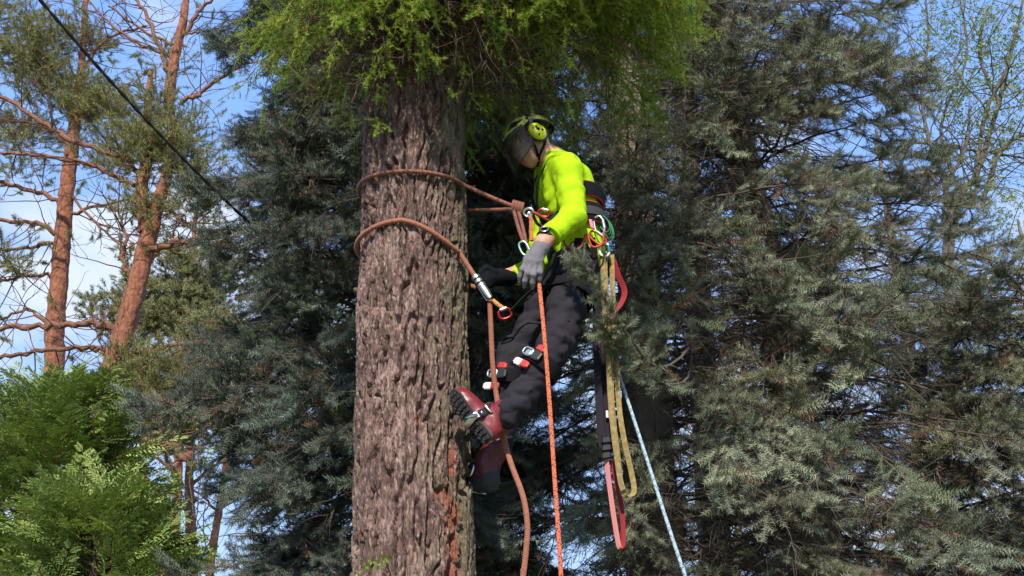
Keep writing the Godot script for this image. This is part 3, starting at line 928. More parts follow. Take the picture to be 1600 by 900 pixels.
func bark_trunk(a: Vector3, b: Vector3, ra: float, rb: float, rows: int, sides: int, nz: FastNoiseLite, amp: float, wob: float, c0: Color, c1: Color) -> MB:
	var mb := MB.new()
	var ax := (b - a).normalized()
	var N := ax.cross(Vector3.FORWARD).normalized()
	var B := ax.cross(N)
	for i in rows + 1:
		var t := float(i) / rows
		var ctr := a.lerp(b, t) + (N * nz.get_noise_2d(t * 30.0, 5.0) + B * nz.get_noise_2d(t * 30.0, 95.0)) * wob
		var r := lerpf(ra, rb, t)
		for k in sides + 1:
			var an := TAU * (k % sides) / sides
			var d := N * cos(an) + B * sin(an)
			var p := ctr + d * r
			var q := nz.get_noise_3d(p.x * 14.0, p.y * 4.0, p.z * 14.0)
			mb.tint = c0.lerp(c1, clampf(0.5 + q * 0.9, 0, 1))
			mb.vert(ctr + d * (r + amp * q))
	var w := sides + 1
	for i in rows:
		for k in sides:
			var q := i * w + k
			mb.tri(q, q + w, q + 1); mb.tri(q + 1, q + w, q + w + 1)
	mb.smooth_normals()
	return mb

func spruce(label: String, foot: Vector3, top: Vector3, r: float, spec: Dictionary) -> Node3D:
	var rng := RandomNumberGenerator.new(); rng.seed = spec.seed
	var root := thing("spruce_tree", label, "tree", foot, "spruces around the climber")
	part("trunk", bark_trunk(foot, top, r, r * spec.get("slim", 0.35), 160, 22, noise(spec.seed, 0.9), 0.012, 0.02, spec.bark0, spec.bark1), M.spruce_bark, root)
	var T := Growth.new()
	var H := top.y - foot.y
	var y: float = spec.low
	var turn := rng.randf() * TAU
	while y < spec.high:
		var t: float = (y - foot.y) / H
		var ctr := foot.lerp(top, t)
		var cnt: int = spec.per
		for k in cnt:
			var az := turn + TAU * (k + rng.randf_range(-0.3, 0.3)) / cnt
			var frac: float = clampf((y - spec.low) / (spec.high - spec.low), 0, 1)
			var L: float = spec.reach * lerpf(1.0, spec.get("taper", 0.62), frac) * rng.randf_range(0.72, 1.12)
			L *= lerpf(spec.get("skirt", 1.0), 1.0, clampf((y - 1.2) / 2.0, 0, 1))
			# boughs are shorter where a neighbouring tree crowds them
			for cr in spec.get("crowd", []):
				var diff := absf(wrapf(az - cr[0], -PI, PI))
				if diff < cr[1]: L *= cr[2]
			if L < 0.2: continue
			var rise := lerpf(0.12, 0.4, frac) + rng.randf_range(-0.1, 0.1)
			var dist := Vector2(ctr.x, ctr.z).length()
			var p := bough_curve(ctr + Vector3(0, rng.randf_range(-0.12, 0.12), 0), az, L, rise, rng.randf_range(0.55, 0.85), rng.randf_range(0.2, 0.38), rng)
			grow_bough(T, p, lerpf(0.024, 0.014, frac) * rng.randf_range(0.8, 1.15), rng, spec.bare * rng.randf_range(0.8, 1.15), spec.sec, spec.step, spec.size, spec.tone0, spec.tone1, spec.dead)
		turn += 2.1
		y += spec.gap * rng.randf_range(0.8, 1.2)
	for e in spec.get("tips", []):
		var tip: Vector3 = e
		var hz := Vector2(tip.x - foot.x, tip.z - foot.z).length()
		var st := foot.lerp(top, clampf((tip.y - foot.y + hz * 0.28) / H, 0, 1))
		var q := PackedVector3Array()
		for i in 11:
			var u := i / 10.0
			q.append(st.lerp(tip, u) + Vector3(0, hz * (0.16 * sin(u * PI * 0.9) - 0.12 * sin(u * TAU * 0.9)), 0) + Vector3(rng.randf_range(-1, 1), rng.randf_range(-1, 1), rng.randf_range(-1, 1)) * 0.015)
		grow_bough(T, q, 0.02, rng, 0.5, 0.5, 0.07, spec.size * 1.05, spec.tone0.lerp(spec.tone1, 0.35), spec.tone1 * 1.15, spec.dead)
	for c in spec.get("extra", []):
		grow_bough(T, c.path, c.r, rng, c.bare, c.sec, c.step, c.size, spec.tone0, spec.tone1, c.dead)
	part("branches", T.wood, M.twig_bark, root)
	for k in 3: many("foliage", M.spray_mesh[k], M.needle, T.spray[k], T.tone[k], root)
	many("dead_twigs", M.dead_mesh, M.dead_wood, T.dead, T.deadtone, root)
	print("spruce sprays ", T.spray[0].size() * 3, " dead ", T.dead.size(), " wood tris ", T.wood.f.size() / 3)
	return root

# ------------------------------------------------------------------ the climbed larch
const LARCH_A := [645.0, 900.0, 4.0, 95.0]
const LARCH_B := [647.0, 200.0, 4.0, 78.0]

func larch_axis(y: float) -> Vector3:
	var a := W(645, 900, 4.0); var b := W(647, 200, 4.0)
	return a + (b - a) * ((y - a.y) / (b.y - a.y))

func larch_radius(y: float) -> float:
	var a := W(645, 900, 4.0); var b := W(647, 200, 4.0)
	var r := lerpf(95.0 * S(900, 4.0), 78.0 * S(200, 4.0), (y - a.y) / (b.y - a.y))
	return maxf(r * (1.0 if y < 4.2 else 1.0 - (y - 4.2) * 0.045), 0.03) + (0.12 * exp(-y * 3.0))

func bark_height(p: Vector3, cel: FastNoiseLite, val: FastNoiseLite, crack: FastNoiseLite, warp: FastNoiseLite, fine: FastNoiseLite) -> float:
	var wv := Vector3(warp.get_noise_3d(p.x * 2.2, p.y * 1.2, p.z * 2.2), warp.get_noise_3d(p.x * 2.2 + 40.0, p.y * 1.2, p.z * 2.2) * 2.5, warp.get_noise_3d(p.x * 2.2, p.y * 1.2 + 70.0, p.z * 2.2)) * 0.022
	var q := p + wv
	# long cracks that branch and close again, and shorter cross cracks between them
	var n1 := absf(crack.get_noise_3d(q.x, q.y * 0.11, q.z))
	var n2 := absf(crack.get_noise_3d(q.x * 1.9 + 5.0, q.y * 0.26, q.z * 1.9))
	var open_ := 0.5 + 0.5 * warp.get_noise_3d(p.x, p.y * 0.4 + 30.0, p.z)
	var plate := smoothstep(0.05, 0.20 + 0.20 * open_, n1)
	var cross := smoothstep(0.0, 0.10, n2)
	var c := cel.get_noise_3d(q.x, q.y * 0.20, q.z) + 1.0
	var flake := smoothstep(0.02, 0.16, c)
	var shelf := val.get_noise_3d(q.x, q.y * 0.20, q.z)
	var g := fine.get_noise_3d(q.x, q.y * 0.22, q.z)
	var lump := warp.get_noise_3d(p.x * 0.7, p.y * 0.35, p.z * 0.7 + 20.0)
	return 0.027 * plate + 0.003 * cross * plate + 0.003 * flake * plate + 0.0055 * shelf * plate + 0.004 * g + 0.012 * lump

func larch_trunk() -> MB:
	var mb := MB.new()
	var cel := noise(11, 36.0, FastNoiseLite.TYPE_CELLULAR, 1)
	cel.cellular_return_type = FastNoiseLite.RETURN_DISTANCE2_SUB
	cel.cellular_jitter = 1.0
	var val := noise(11, 36.0, FastNoiseLite.TYPE_CELLULAR, 1)
	val.cellular_jitter = 1.0
	var crack := noise(16, 17.0, FastNoiseLite.TYPE_SIMPLEX_SMOOTH, 1)
	var tone := noise(17, 30.0, FastNoiseLite.TYPE_SIMPLEX_SMOOTH, 3)
	val.cellular_return_type = FastNoiseLite.RETURN_CELL_VALUE
	var warp := noise(13, 5.0, FastNoiseLite.TYPE_SIMPLEX_SMOOTH, 3)
	var fine := noise(14, 70.0, FastNoiseLite.TYPE_SIMPLEX_SMOOTH, 3)
	var patch := noise(15, 4.0, FastNoiseLite.TYPE_SIMPLEX_SMOOTH, 4)
	var NT := 420
	var ys := PackedFloat32Array()
	var y := 0.0
	while y < 9.0:
		ys.append(y)
		y += 0.0048 if y > 1.6 and y < 4.5 else 0.06
	ys.append(9.0)
	var scar := [[W(712, 805, 3.82), 0.050, 0.08], [W(716, 865, 3.82), 0.045, 0.12], [W(714, 715, 3.82), 0.016, 0.07], [W(652, 655, 3.74), 0.018, 0.03], [W(690, 770, 3.76), 0.03, 0.03], [W(700, 770, 3.79), 0.03, 0.04]]
	for j in ys.size():
		var yy := ys[j]
		var ctr := larch_axis(yy)
		var R := larch_radius(yy)
		for k in NT + 1:
			var a := TAU * (k % NT) / NT
			var d := Vector3(sin(a), 0, cos(a))
			var p := ctr + d * R
			var h := bark_height(p, cel, val, crack, warp, fine)
			# colour of the plates: grey pink over red brown, moss on the damp side
			var wv := tone.get_noise_3d(p.x, p.y * 0.25, p.z)
			var pn := patch.get_noise_3dv(p)
			var col := Color(0.086, 0.049, 0.040).lerp(Color(0.172, 0.107, 0.093), clampf(0.5 + 0.6 * pn + 0.8 * wv, 0, 1))
			# weathered dark scales and pale fresh flakes, scattered without regard to the relief
			var fl := tone.get_noise_3d(p.x * 2.4 + 7.0, p.y * 0.55, p.z * 2.4) + 0.35 * pn
			col = col.lerp(Color(0.265, 0.178, 0.156), smoothstep(0.20, 0.36, fl))
			col = col.lerp(Color(0.066, 0.037, 0.029), smoothstep(0.16, 0.34, -fl) * 0.9)
			var moss := clampf((d.x - 0.42) * 1.6 + pn * 1.4 + fine.get_noise_3d(p.x * 0.5, p.y * 0.3, p.z * 0.5) * 0.9, 0, 1)
			col = col.lerp(Color(0.075, 0.078, 0.032), moss * 0.6)
			var cut := 0.0
			for sc in scar:
				var dv: Vector3 = p - sc[0]
				var g := Vector2(Vector2(dv.x, dv.z).length() / sc[1], dv.y / sc[2]).length() + pn * 0.9 + fine.get_noise_3d(p.x, p.y * 0.4, p.z) * 1.1
				cut = maxf(cut, 1.0 - smoothstep(0.85, 1.05, g))
			col = col.lerp(Color(0.32, 0.085, 0.042).lerp(Color(0.19, 0.05, 0.027), 0.5 + 0.5 * wv), cut * 0.62)
			mb.tint = col
			mb.vert(p + d * (h - 0.031 - cut * (0.006 + 0.012 * absf(fine.get_noise_3d(p.x * 1.4, p.y * 0.1, p.z * 1.4)))))
	var w := NT + 1
	for j in ys.size() - 1:
		for k in NT:
			var q := j * w + k
			mb.tri(q, q + w, q + 1); mb.tri(q + 1, q + w, q + w + 1)
	mb.smooth_normals()
	# close the seam
	for j in ys.size():
		var nn := (mb.n[j * w] + mb.n[j * w + NT]).normalized()
		mb.n[j * w] = nn; mb.n[j * w + NT] = nn
	return mb

func larch() -> void:
	var rng := RandomNumberGenerator.new(); rng.seed = 77
	var foot := larch_axis(0.0)
	var root := thing("larch_tree", "thick larch with flaky pinkish bark that the climber stands against", "tree", foot)
	part("trunk", larch_trunk(), M.larch_bark, root)
	var wood := MB.new()
	var sp := [[], []]; var tn := [[], []]; var dead := []; var dt := []
	# limbs: height, side, reach and droop chosen over the whole crown
	var limbs := []
	for i in 120:
		var y := 4.3 + pow(rng.randf(), 1.2) * 3.0
		var az := rng.randf() * TAU
		var east := cos(az)
		var L := (0.57 + 0.42 * east) * rng.randf_range(0.6, 1.15)
		limbs.append([y + (0.35 * clampf(east * 2.0, 0, 1)), az, L])
	for i in 26:   # a fuller skirt on the open sides low on the crown
		limbs.append([rng.randf_range(4.4, 4.9), rng.randf_range(0.2, PI), rng.randf_range(0.4, 0.68)])
	for i in 22:
		limbs.append([rng.randf_range(4.7, 5.2), rng.randf_range(-0.4, 0.7), rng.randf_range(1.15, 1.5)])
	for l in limbs:
		var c := larch_axis(l[0])
		var dir := Vector3(cos(l[1]), 0, sin(l[1]))
		var base := c + dir * (larch_radius(l[0]) * 0.8)
		var p := bough_curve(base, l[1], l[2], rng.randf_range(0.1, 0.5), rng.randf_range(0.3, 0.6), rng.randf_range(0.0, 0.2), rng)
		var rad := PackedFloat32Array()
		var thick := 0.013 if rng.randf() < 0.72 else rng.randf_range(0.022, 0.038)
		for k in 11: rad.append(lerpf(thick, 0.0025, k / 10.0))
		wood.tube(p, rad, 4, false)
		var s := 0.06
		var side := 1.0
		while s < 1.0:
			var at := s * 10.0
			var i := mini(int(at), 9)
			var q := p[i].lerp(p[i + 1], at - i)
			var t := (p[i + 1] - p[i]).normalized()
			var sv := t.cross(Vector3.UP).normalized() * side
			var ln := 0.42 * (1.1 - 0.6 * s) * rng.randf_range(0.5, 1.3)
			var d := (t * rng.randf_range(0.3, 0.8) + sv * rng.randf_range(0.2, 1.0) + Vector3.UP * rng.randf_range(-0.8, 0.35)).normalized()
			var br := PackedVector3Array()
			for k in 5:
				var u := k / 4.0
				br.append(q + d * (ln * u) + Vector3(0, -0.5 * ln * u * u, 0))
			wood.tube(br, PackedFloat32Array([0.004, 0.0034, 0.0028, 0.0022, 0.0014]), 3, false)
			if s > 0.42 or rng.randf() < 0.08:
				var u := 0.25
				while u < 1.02:
					var k := mini(int(u * 4.0), 3)
					var dd := (br[k + 1] - br[k]).normalized()
					var pp := br[k].lerp(br[k + 1], minf(u, 1.0) * 4.0 - k)
					var w := rng.randi() % 2
					sp[w].append(Transform3D(along_basis((dd + Vector3(rng.randf_range(-0.6, 0.6), rng.randf_range(-0.5, 0.3), rng.randf_range(-0.6, 0.6))).normalized(), rng.randf() * TAU, rng).scaled_local(Vector3.ONE * rng.randf_range(0.7, 1.25)), pp))
					tn[w].append(Color(0.23, 0.35, 0.036).lerp(Color(0.39, 0.47, 0.072), rng.randf()))
					u += 0.3
			else:
				for z in 2:
					var dv := Vector3(rng.randf_range(-0.8, 0.8), rng.randf_range(-1.0, 0.1), rng.randf_range(-0.8, 0.8)).normalized()
					dead.append(Transform3D(along_basis(dv, rng.randf() * TAU, rng).scaled_local(Vector3.ONE * rng.randf_range(0.6, 1.2)), br[rng.randi() % 5]))
					dt.append(Color(1.1, 0.8, 0.65) * rng.randf_range(0.6, 1.3))
			s += 0.055 / l[2] * rng.randf_range(0.7, 1.3)
			side = -side
	# bare twigs hanging against the trunk and to its right, under the green
	var hang := MB.new()
	for i in 230:
		var a := rng.randf_range(-0.5, PI * 0.85)
		var y := rng.randf_range(4.05, 4.45) + (0.13 if cos(a) > 0.25 else 0.0)
		var dir := Vector3(cos(a), 0, sin(a))
		var q := larch_axis(y) + dir * (larch_radius(y) * 0.92 + rng.randf_range(0.0, 0.45) * maxf(0.15, cos(a)))
		var d := (dir * rng.randf_range(0.3, 1.0) + Vector3.UP * rng.randf_range(-0.3, 0.5) + Vector3(rng.randf_range(-0.6, 0.6), 0, rng.randf_range(-0.6, 0.6))).normalized()
		var ln := rng.randf_range(0.18, 0.5)
		var br := PackedVector3Array()
		for k in 9:
			br.append(q)
			d = (d + Vector3(rng.randf_range(-0.12, 0.12), -0.24, rng.randf_range(-0.12, 0.12))).normalized()
			q += d * (ln / 8.0)
		hang.tint = Color(1.2, 0.85, 0.68) * rng.randf_range(0.5, 1.5)
		hang.tube(br, PackedFloat32Array([0.0032, 0.003, 0.0028, 0.0026, 0.0023, 0.002, 0.0017, 0.0013, 0.0008]), 4, false)
		if rng.randf() < 0.15:
			var w := rng.randi() % 2
			sp[w].append(Transform3D(along_basis(d, rng.randf() * TAU, rng).scaled_local(Vector3.ONE * 0.7), q))
			tn[w].append(Color(0.13, 0.2, 0.02))
	part("branches", wood, M.twig_bark, root)
	part("hanging_twigs", hang, M.dead_wood, root).set_meta("kind", "stuff")
	for k in 2: many("foliage", M.larch_mesh[k], M.larch_needle, sp[k], tn[k], root)
	many("dead_twigs", M.dead_mesh, M.dead_wood, dead, dt, root)
	# a snapped stub on the left flank and a sprout low on the front
	var st := MB.new()
	st.tint = Color(1, 0.9, 0.85)
	st.tube(wpath([[572, 456, 4.0], [560, 455, 3.97], [552, 452, 3.96]], 3), PackedFloat32Array([0.016, 0.015, 0.013, 0.014, 0.015, 0.013, 0.008]), 7)
	part("branch_stub", st, M.dead_wood, root)
	var ss := []; var sc := []
	for q in [[578, 892, 3.70], [592, 886, 3.68], [600, 890, 3.69], [562, 898, 3.74]]:
		ss.append(Transform3D(along_basis(Vector3(rng.randf_range(-0.5, 0.5), 0.6, 0.7), 0, rng).scaled_local(Vector3.ONE * 0.5), W(q[0], q[1], q[2]))); sc.append(Color(0.2, 0.32, 0.03))
	many("sprout", M.leaf_mesh, M.leaf, ss, sc, root)
	print("larch sprays ", sp[0].size() * 2, " dead ", dead.size())

# ------------------------------------------------------------------ pines, drawn branch by branch
func limb(list: Array, d: float, rng: RandomNumberGenerator, twigs: MB, tips: Array, density := 1.0, rough := 0.5) -> MB:
	# list of [px, py, radius px]; d is the distance
	var raw := PackedVector3Array(); var rr := PackedFloat32Array()
	for q in list:
		raw.append(W(q[0], q[1], d + (q[3] if q.size() > 3 else 0.0))); rr.append(q[2] * 0.78 * S(q[1], d))
	var per := 7
	var p := spline(raw, per)
	var rad := PackedFloat32Array()
	for i in p.size():
		var t := float(i) / per
		var k := mini(int(t), rr.size() - 2)
		rad.append(lerpf(rr[k], rr[k + 1], t - k) * rng.randf_range(0.93, 1.07))
		if i > 0: p[i] += Vector3(rng.randf_range(-1, 1), rng.randf_range(-1, 1), rng.randf_range(-1, 1)) * minf(rad[i], 0.05) * rough
	var mb := MB.new()
	var c0 := rng.randf_range(0.85, 1.15)
	mb.tint = Color(c0, c0, c0)
	mb.tube(p, rad, 9)
	if density > 0:
		var i := 3
		while i < p.size() - 1:
			if rng.randf() < 0.8 * density:
				var t := (p[i + 1] - p[i - 1]).normalized()
				var dv := (t * rng.randf_range(0.2, 0.9) + Vector3(rng.randf_range(-1, 1), rng.randf_range(-0.7, 0.7), rng.randf_range(-1, 1))).normalized()
				var ln := rng.randf_range(0.35, 1.5)
				var q := p[i]
				var br := PackedVector3Array(); var r2 := PackedFloat32Array()
				for k in 8:
					br.append(q); r2.append(lerpf(minf(0.012, rad[i] * 0.6), 0.003, k / 7.0))
					dv = (dv + Vector3(rng.randf_range(-0.25, 0.25), rng.randf_range(-0.2, 0.22), rng.randf_range(-0.25, 0.25))).normalized()
					q += dv * ln / 7.0
					if k > 2 and rng.randf() < 0.5:
						var e := q
						var d3 := (dv + Vector3(rng.randf_range(-0.8, 0.8), rng.randf_range(-0.6, 0.8), rng.randf_range(-0.8, 0.8))).normalized()
						var b3 := PackedVector3Array()
						for z in 4: b3.append(e); e += d3 * ln * 0.11; d3 = (d3 + Vector3(rng.randf_range(-0.3, 0.3), rng.randf_range(-0.2, 0.3), 0)).normalized()
						twigs.tube(b3, PackedFloat32Array([0.005, 0.004, 0.003, 0.002]), 3, false)
						tips.append([e, d3])
				twigs.tube(br, r2, 4, false)
				tips.append([q, dv])
			i += 1
	return mb

func tufts(list: Array, d: float, rng: RandomNumberGenerator, tf: Array, tn: Array, a: Color, b: Color, size := 1.0) -> void:
	# list of [px, py, rx, ry, count]: clumps of needle brushes spread through a flattened ball
	for q in list:
		var ctr := W(q[0], q[1], d + (q[5] if q.size() > 5 else 0.0))
		var sc := S(q[1], d)
		var n := int(q[4] * 2.7)
		var clumps := maxi(3, n / 16)
		for c in clumps:
			var v := Vector3(rng.randfn() * 0.5, rng.randfn() * 0.5, rng.randfn() * 0.5)
			var cc := ctr + v * Vector3(q[2] * sc, q[3] * sc, q[2] * sc)
			var cr := rng.randf_range(0.16, 0.48)
			for i in n / clumps:
				var o := Vector3(rng.randfn(), rng.randfn() * 0.55, rng.randfn()) * cr * 0.6
				var dv := (o.normalized() * 0.8 + Vector3.UP * rng.randf_range(0.1, 1.0) + Vector3(rng.randf_range(-0.4, 0.4), 0, rng.randf_range(-0.4, 0.4))).normalized()
				tf.append(Transform3D(along_basis(dv, rng.randf() * TAU, rng).scaled_local(Vector3.ONE * size * rng.randf_range(0.75, 1.3)), cc + o))
				tn.append(a.lerp(b, rng.randf()))

func tip_tufts(tips: Array, share: float, rng: RandomNumberGenerator, tf: Array, tn: Array, a: Color, b: Color, size := 1.0) -> void:
	for t in tips:
		if rng.randf() < share:
			for z in 3:
				var dv: Vector3 = (t[1] + Vector3(rng.randf_range(-0.6, 0.6), rng.randf_range(-0.1, 0.8), rng.randf_range(-0.6, 0.6))).normalized()
				tf.append(Transform3D(along_basis(dv, rng.randf() * TAU, rng).scaled_local(Vector3.ONE * size * rng.randf_range(0.7, 1.2)), t[0] - dv * 0.03))
				tn.append(a.lerp(b, rng.randf()))

func pine(label: String, d: float, stem: Array, branches: Array, clumps: Array, seed_: int, tip_share: float, a: Color, b: Color, size := 1.0, stems2 := [], dens := 1.0) -> Node3D:
	var rng := RandomNumberGenerator.new(); rng.seed = seed_
	var foot := W(stem[0][0], stem[0][1], d)
	foot.y = 0.0
	foot.x += (W(stem[0][0], stem[0][1], d).x - W(stem[1][0], stem[1][1], d).x) * 0.6
	var root := thing("pine_tree", label, "tree", foot, "pines behind the garden")
	var twigs := MB.new()
	twigs.tint = Color(0.8, 0.8, 0.8)
	var tips := []
	# the stem, with its unseen foot carried down to the ground
	var t := MB.new()
	var nz := noise(seed_, 3.0)
	var raw := PackedVector3Array([foot]); var rr := PackedFloat32Array([stem[0][2] * S(stem[0][1], d) * 1.15])
	for q in stem: raw.append(W(q[0], q[1], d)); rr.append(q[2] * 0.80 * S(q[1], d))
	var p := spline(raw, 16)
	var rad := PackedFloat32Array()
	for i in p.size():
		var k := mini(i / 16, rr.size() - 2)
		rad.append(lerpf(rr[k], rr[k + 1], float(i) / 16 - k))
	t.tube(p, rad, 18)
	for i in t.v.size():
		var q := t.v[i]
		t.v[i] += t.n[i] * 0.03 * nz.get_noise_3d(q.x * 3.0, q.y * 1.2, q.z * 3.0)
		var g := clampf(0.5 + nz.get_noise_3d(q.x * 2.0 + 30.0, q.y * 0.8, q.z * 2.0), 0, 1)
		t.c[i] = Color(0.85, 0.85, 0.85).lerp(Color(1.15, 1.15, 1.15), g)
	t.smooth_normals()
	part("trunk", t, M.pine_bark, root)
	for s in stems2: part("trunk", limb(s, d, rng, twigs, tips, 0.0, 0.2), M.pine_bark, root)
	for br in branches: part("branch", limb(br, d, rng, twigs, tips, dens, 0.9), M.pine_branch, root)
	part("twigs", twigs, M.pine_twig, root).set_meta("kind", "stuff")
	var tf := []; var tn := []
	tufts(clumps, d, rng, tf, tn, a, b, size)
	tip_tufts(tips, tip_share, rng, tf, tn, a, b, size)
	many("foliage", M.pine_mesh[0] if d < 16 else M.pine_mesh[1], M.pine_needle, tf, tn, root)
	print("pine tufts ", tf.size())
	return root

# ------------------------------------------------------------------ shrubs and leafy trees
func thuja(label: String, foot: Vector3, height: float, radius: float, count: int, seed_: int, c0: Color, c1: Color) -> void:
	var rng := RandomNumberGenerator.new(); rng.seed = seed_
	var root := thing("thuja_bush", label, "bush", foot, "thuja bushes")
	var st := MB.new()
	st.tint = Color(1, 0.8, 0.7)
	st.tube(PackedVector3Array([foot, foot + Vector3(0.03, height * 0.5, 0), foot + Vector3(0, height * 0.96, 0)]), PackedFloat32Array([0.09, 0.05, 0.012]), 9)
	part("trunk", st, M.twig_bark, root)
	var wood := MB.new()
	var tf := [[], []]; var tn := [[], []]
	var nz := noise(seed_, 1.4)
	var boughs := count / 9
	for i in boughs:
		var t := pow(rng.randf(), 0.75)
		var y := height * (0.05 + 0.95 * t)
		var az := rng.randf() * TAU
		var dir := Vector3(cos(az), 0, sin(az))
		var R := radius * pow(1.0 - t, 0.62) + 0.06
		R *= 1.0 + 0.35 * nz.get_noise_3d(dir.x * 1.4, y, dir.z * 1.4) + rng.randf_range(-0.22, 0.14)
		var tip := foot + Vector3(0, y, 0) + dir * R
		var st0 := foot + Vector3(0, maxf(0.1, y - R * rng.randf_range(0.5, 0.9)), 0)
		var mid := st0.lerp(tip, 0.55) + Vector3(0, -0.05 * R, 0)
		wood.tube(spline(PackedVector3Array([st0, mid, tip]), 3), PackedFloat32Array([0.012, 0.01, 0.008, 0.007, 0.006, 0.004, 0.002]), 3, false)
		var out := (tip - mid).normalized()
		for z in 9:
			var u := rng.randf_range(0.35, 1.0)
			var p := st0.lerp(mid, minf(u * 2.0, 1.0)).lerp(tip, clampf(u * 2.0 - 1.0, 0, 1)) + Vector3(rng.randf_range(-1, 1), rng.randf_range(-0.7, 0.7), rng.randf_range(-1, 1)) * 0.09
			var d := (out * rng.randf_range(0.5, 1.0) + Vector3(rng.randf_range(-0.6, 0.6), rng.randf_range(-0.25, 0.5), rng.randf_range(-0.6, 0.6))).normalized()
			var w := rng.randi() % 2
			tf[w].append(Transform3D(along_basis(d, rng.randf_range(-0.9, 0.9), rng).scaled_local(Vector3.ONE * rng.randf_range(0.85, 1.5)), p))
			tn[w].append(c0.lerp(c1, rng.randf()))
	part("branches", wood, M.twig_bark, root)
	for k in 2: many("foliage", M.thuja_mesh[k], M.thuja_leaf, tf[k], tn[k], root)

func leafy(called: String, label: String, cat: String, d: float, foot_px: float, branches: Array, clumps: Array, seed_: int, m: Material, c0: Color, c1: Color, size := 1.0, dens := 1.0, share := 0.9) -> void:
	var rng := RandomNumberGenerator.new(); rng.seed = seed_
	var foot := W(foot_px, 900, d); foot.y = 0
	var root := thing(called, label, cat, foot)
	var twigs := MB.new(); var tips := []
	for i in branches.size():
		var br: Array = branches[i]
		var mb := limb(br, d, rng, twigs, tips, dens, 0.4)
		if i == 0:
			var q := W(br[0][0], br[0][1], d)
			mb.tube(PackedVector3Array([foot, q.lerp(foot, 0.5), q]), PackedFloat32Array([br[0][2] * S(900, d) * 1.4, br[0][2] * S(900, d) * 1.15, br[0][2] * S(900, d)]), 10)
		part("trunk" if i == 0 else "branch", mb, m, root)
	part("twigs", twigs, m, root).set_meta("kind", "stuff")
	var tf := []; var tn := []
	for t in tips:
		for z in 2:
			if rng.randf() < share:
				tf.append(Transform3D(along_basis((t[1] + Vector3(rng.randf_range(-0.8, 0.8), rng.randf_range(-0.8, 0.5), rng.randf_range(-0.8, 0.8))).normalized(), rng.randf() * TAU, rng).scaled_local(Vector3.ONE * size * rng.randf_range(0.7, 1.3)), t[0]))
				tn.append(c0.lerp(c1, rng.randf()))
	for q in clumps:
		var ctr := W(q[0], q[1], d + (q[5] if q.size() > 5 else 0.0))
		var sc := S(q[1], d)
		for i in int(q[4] * 0.7):
			var v := Vector3(rng.randfn() * 0.55, rng.randfn() * 0.55, rng.randfn() * 0.55)
			tf.append(Transform3D(along_basis(Vector3(rng.randf_range(-1, 1), rng.randf_range(-0.7, 1), rng.randf_range(-1, 1)).normalized(), rng.randf() * TAU, rng).scaled_local(Vector3.ONE * size * rng.randf_range(0.7, 1.3)), ctr + v * Vector3(q[2] * sc, q[3] * sc, q[2] * sc)))
			tn.append(c0.lerp(c1, rng.randf()))
	many("foliage", M.leaf_mesh, M.leaf, tf, tn, root)
	print(called, " sprigs ", tf.size())

# ------------------------------------------------------------------ the climber
func hand_bones(wrist: Vector3, knuckles: Array, fingers: Array, thumb: Array, fat: float) -> Array:
	var out := []
	for k in knuckles: out.append([wrist, 0.021 * fat, k, 0.0125 * fat])
	for i in knuckles.size() - 1: out.append([knuckles[i], 0.0115 * fat, knuckles[i + 1], 0.0115 * fat])
	for f in fingers: out.append_array(chain(f, [0.0105 * fat, 0.0098 * fat, 0.0088 * fat, 0.0076 * fat]))
	out.append_array(chain(thumb, [0.014 * fat, 0.0115 * fat, 0.0088 * fat]))
	return out

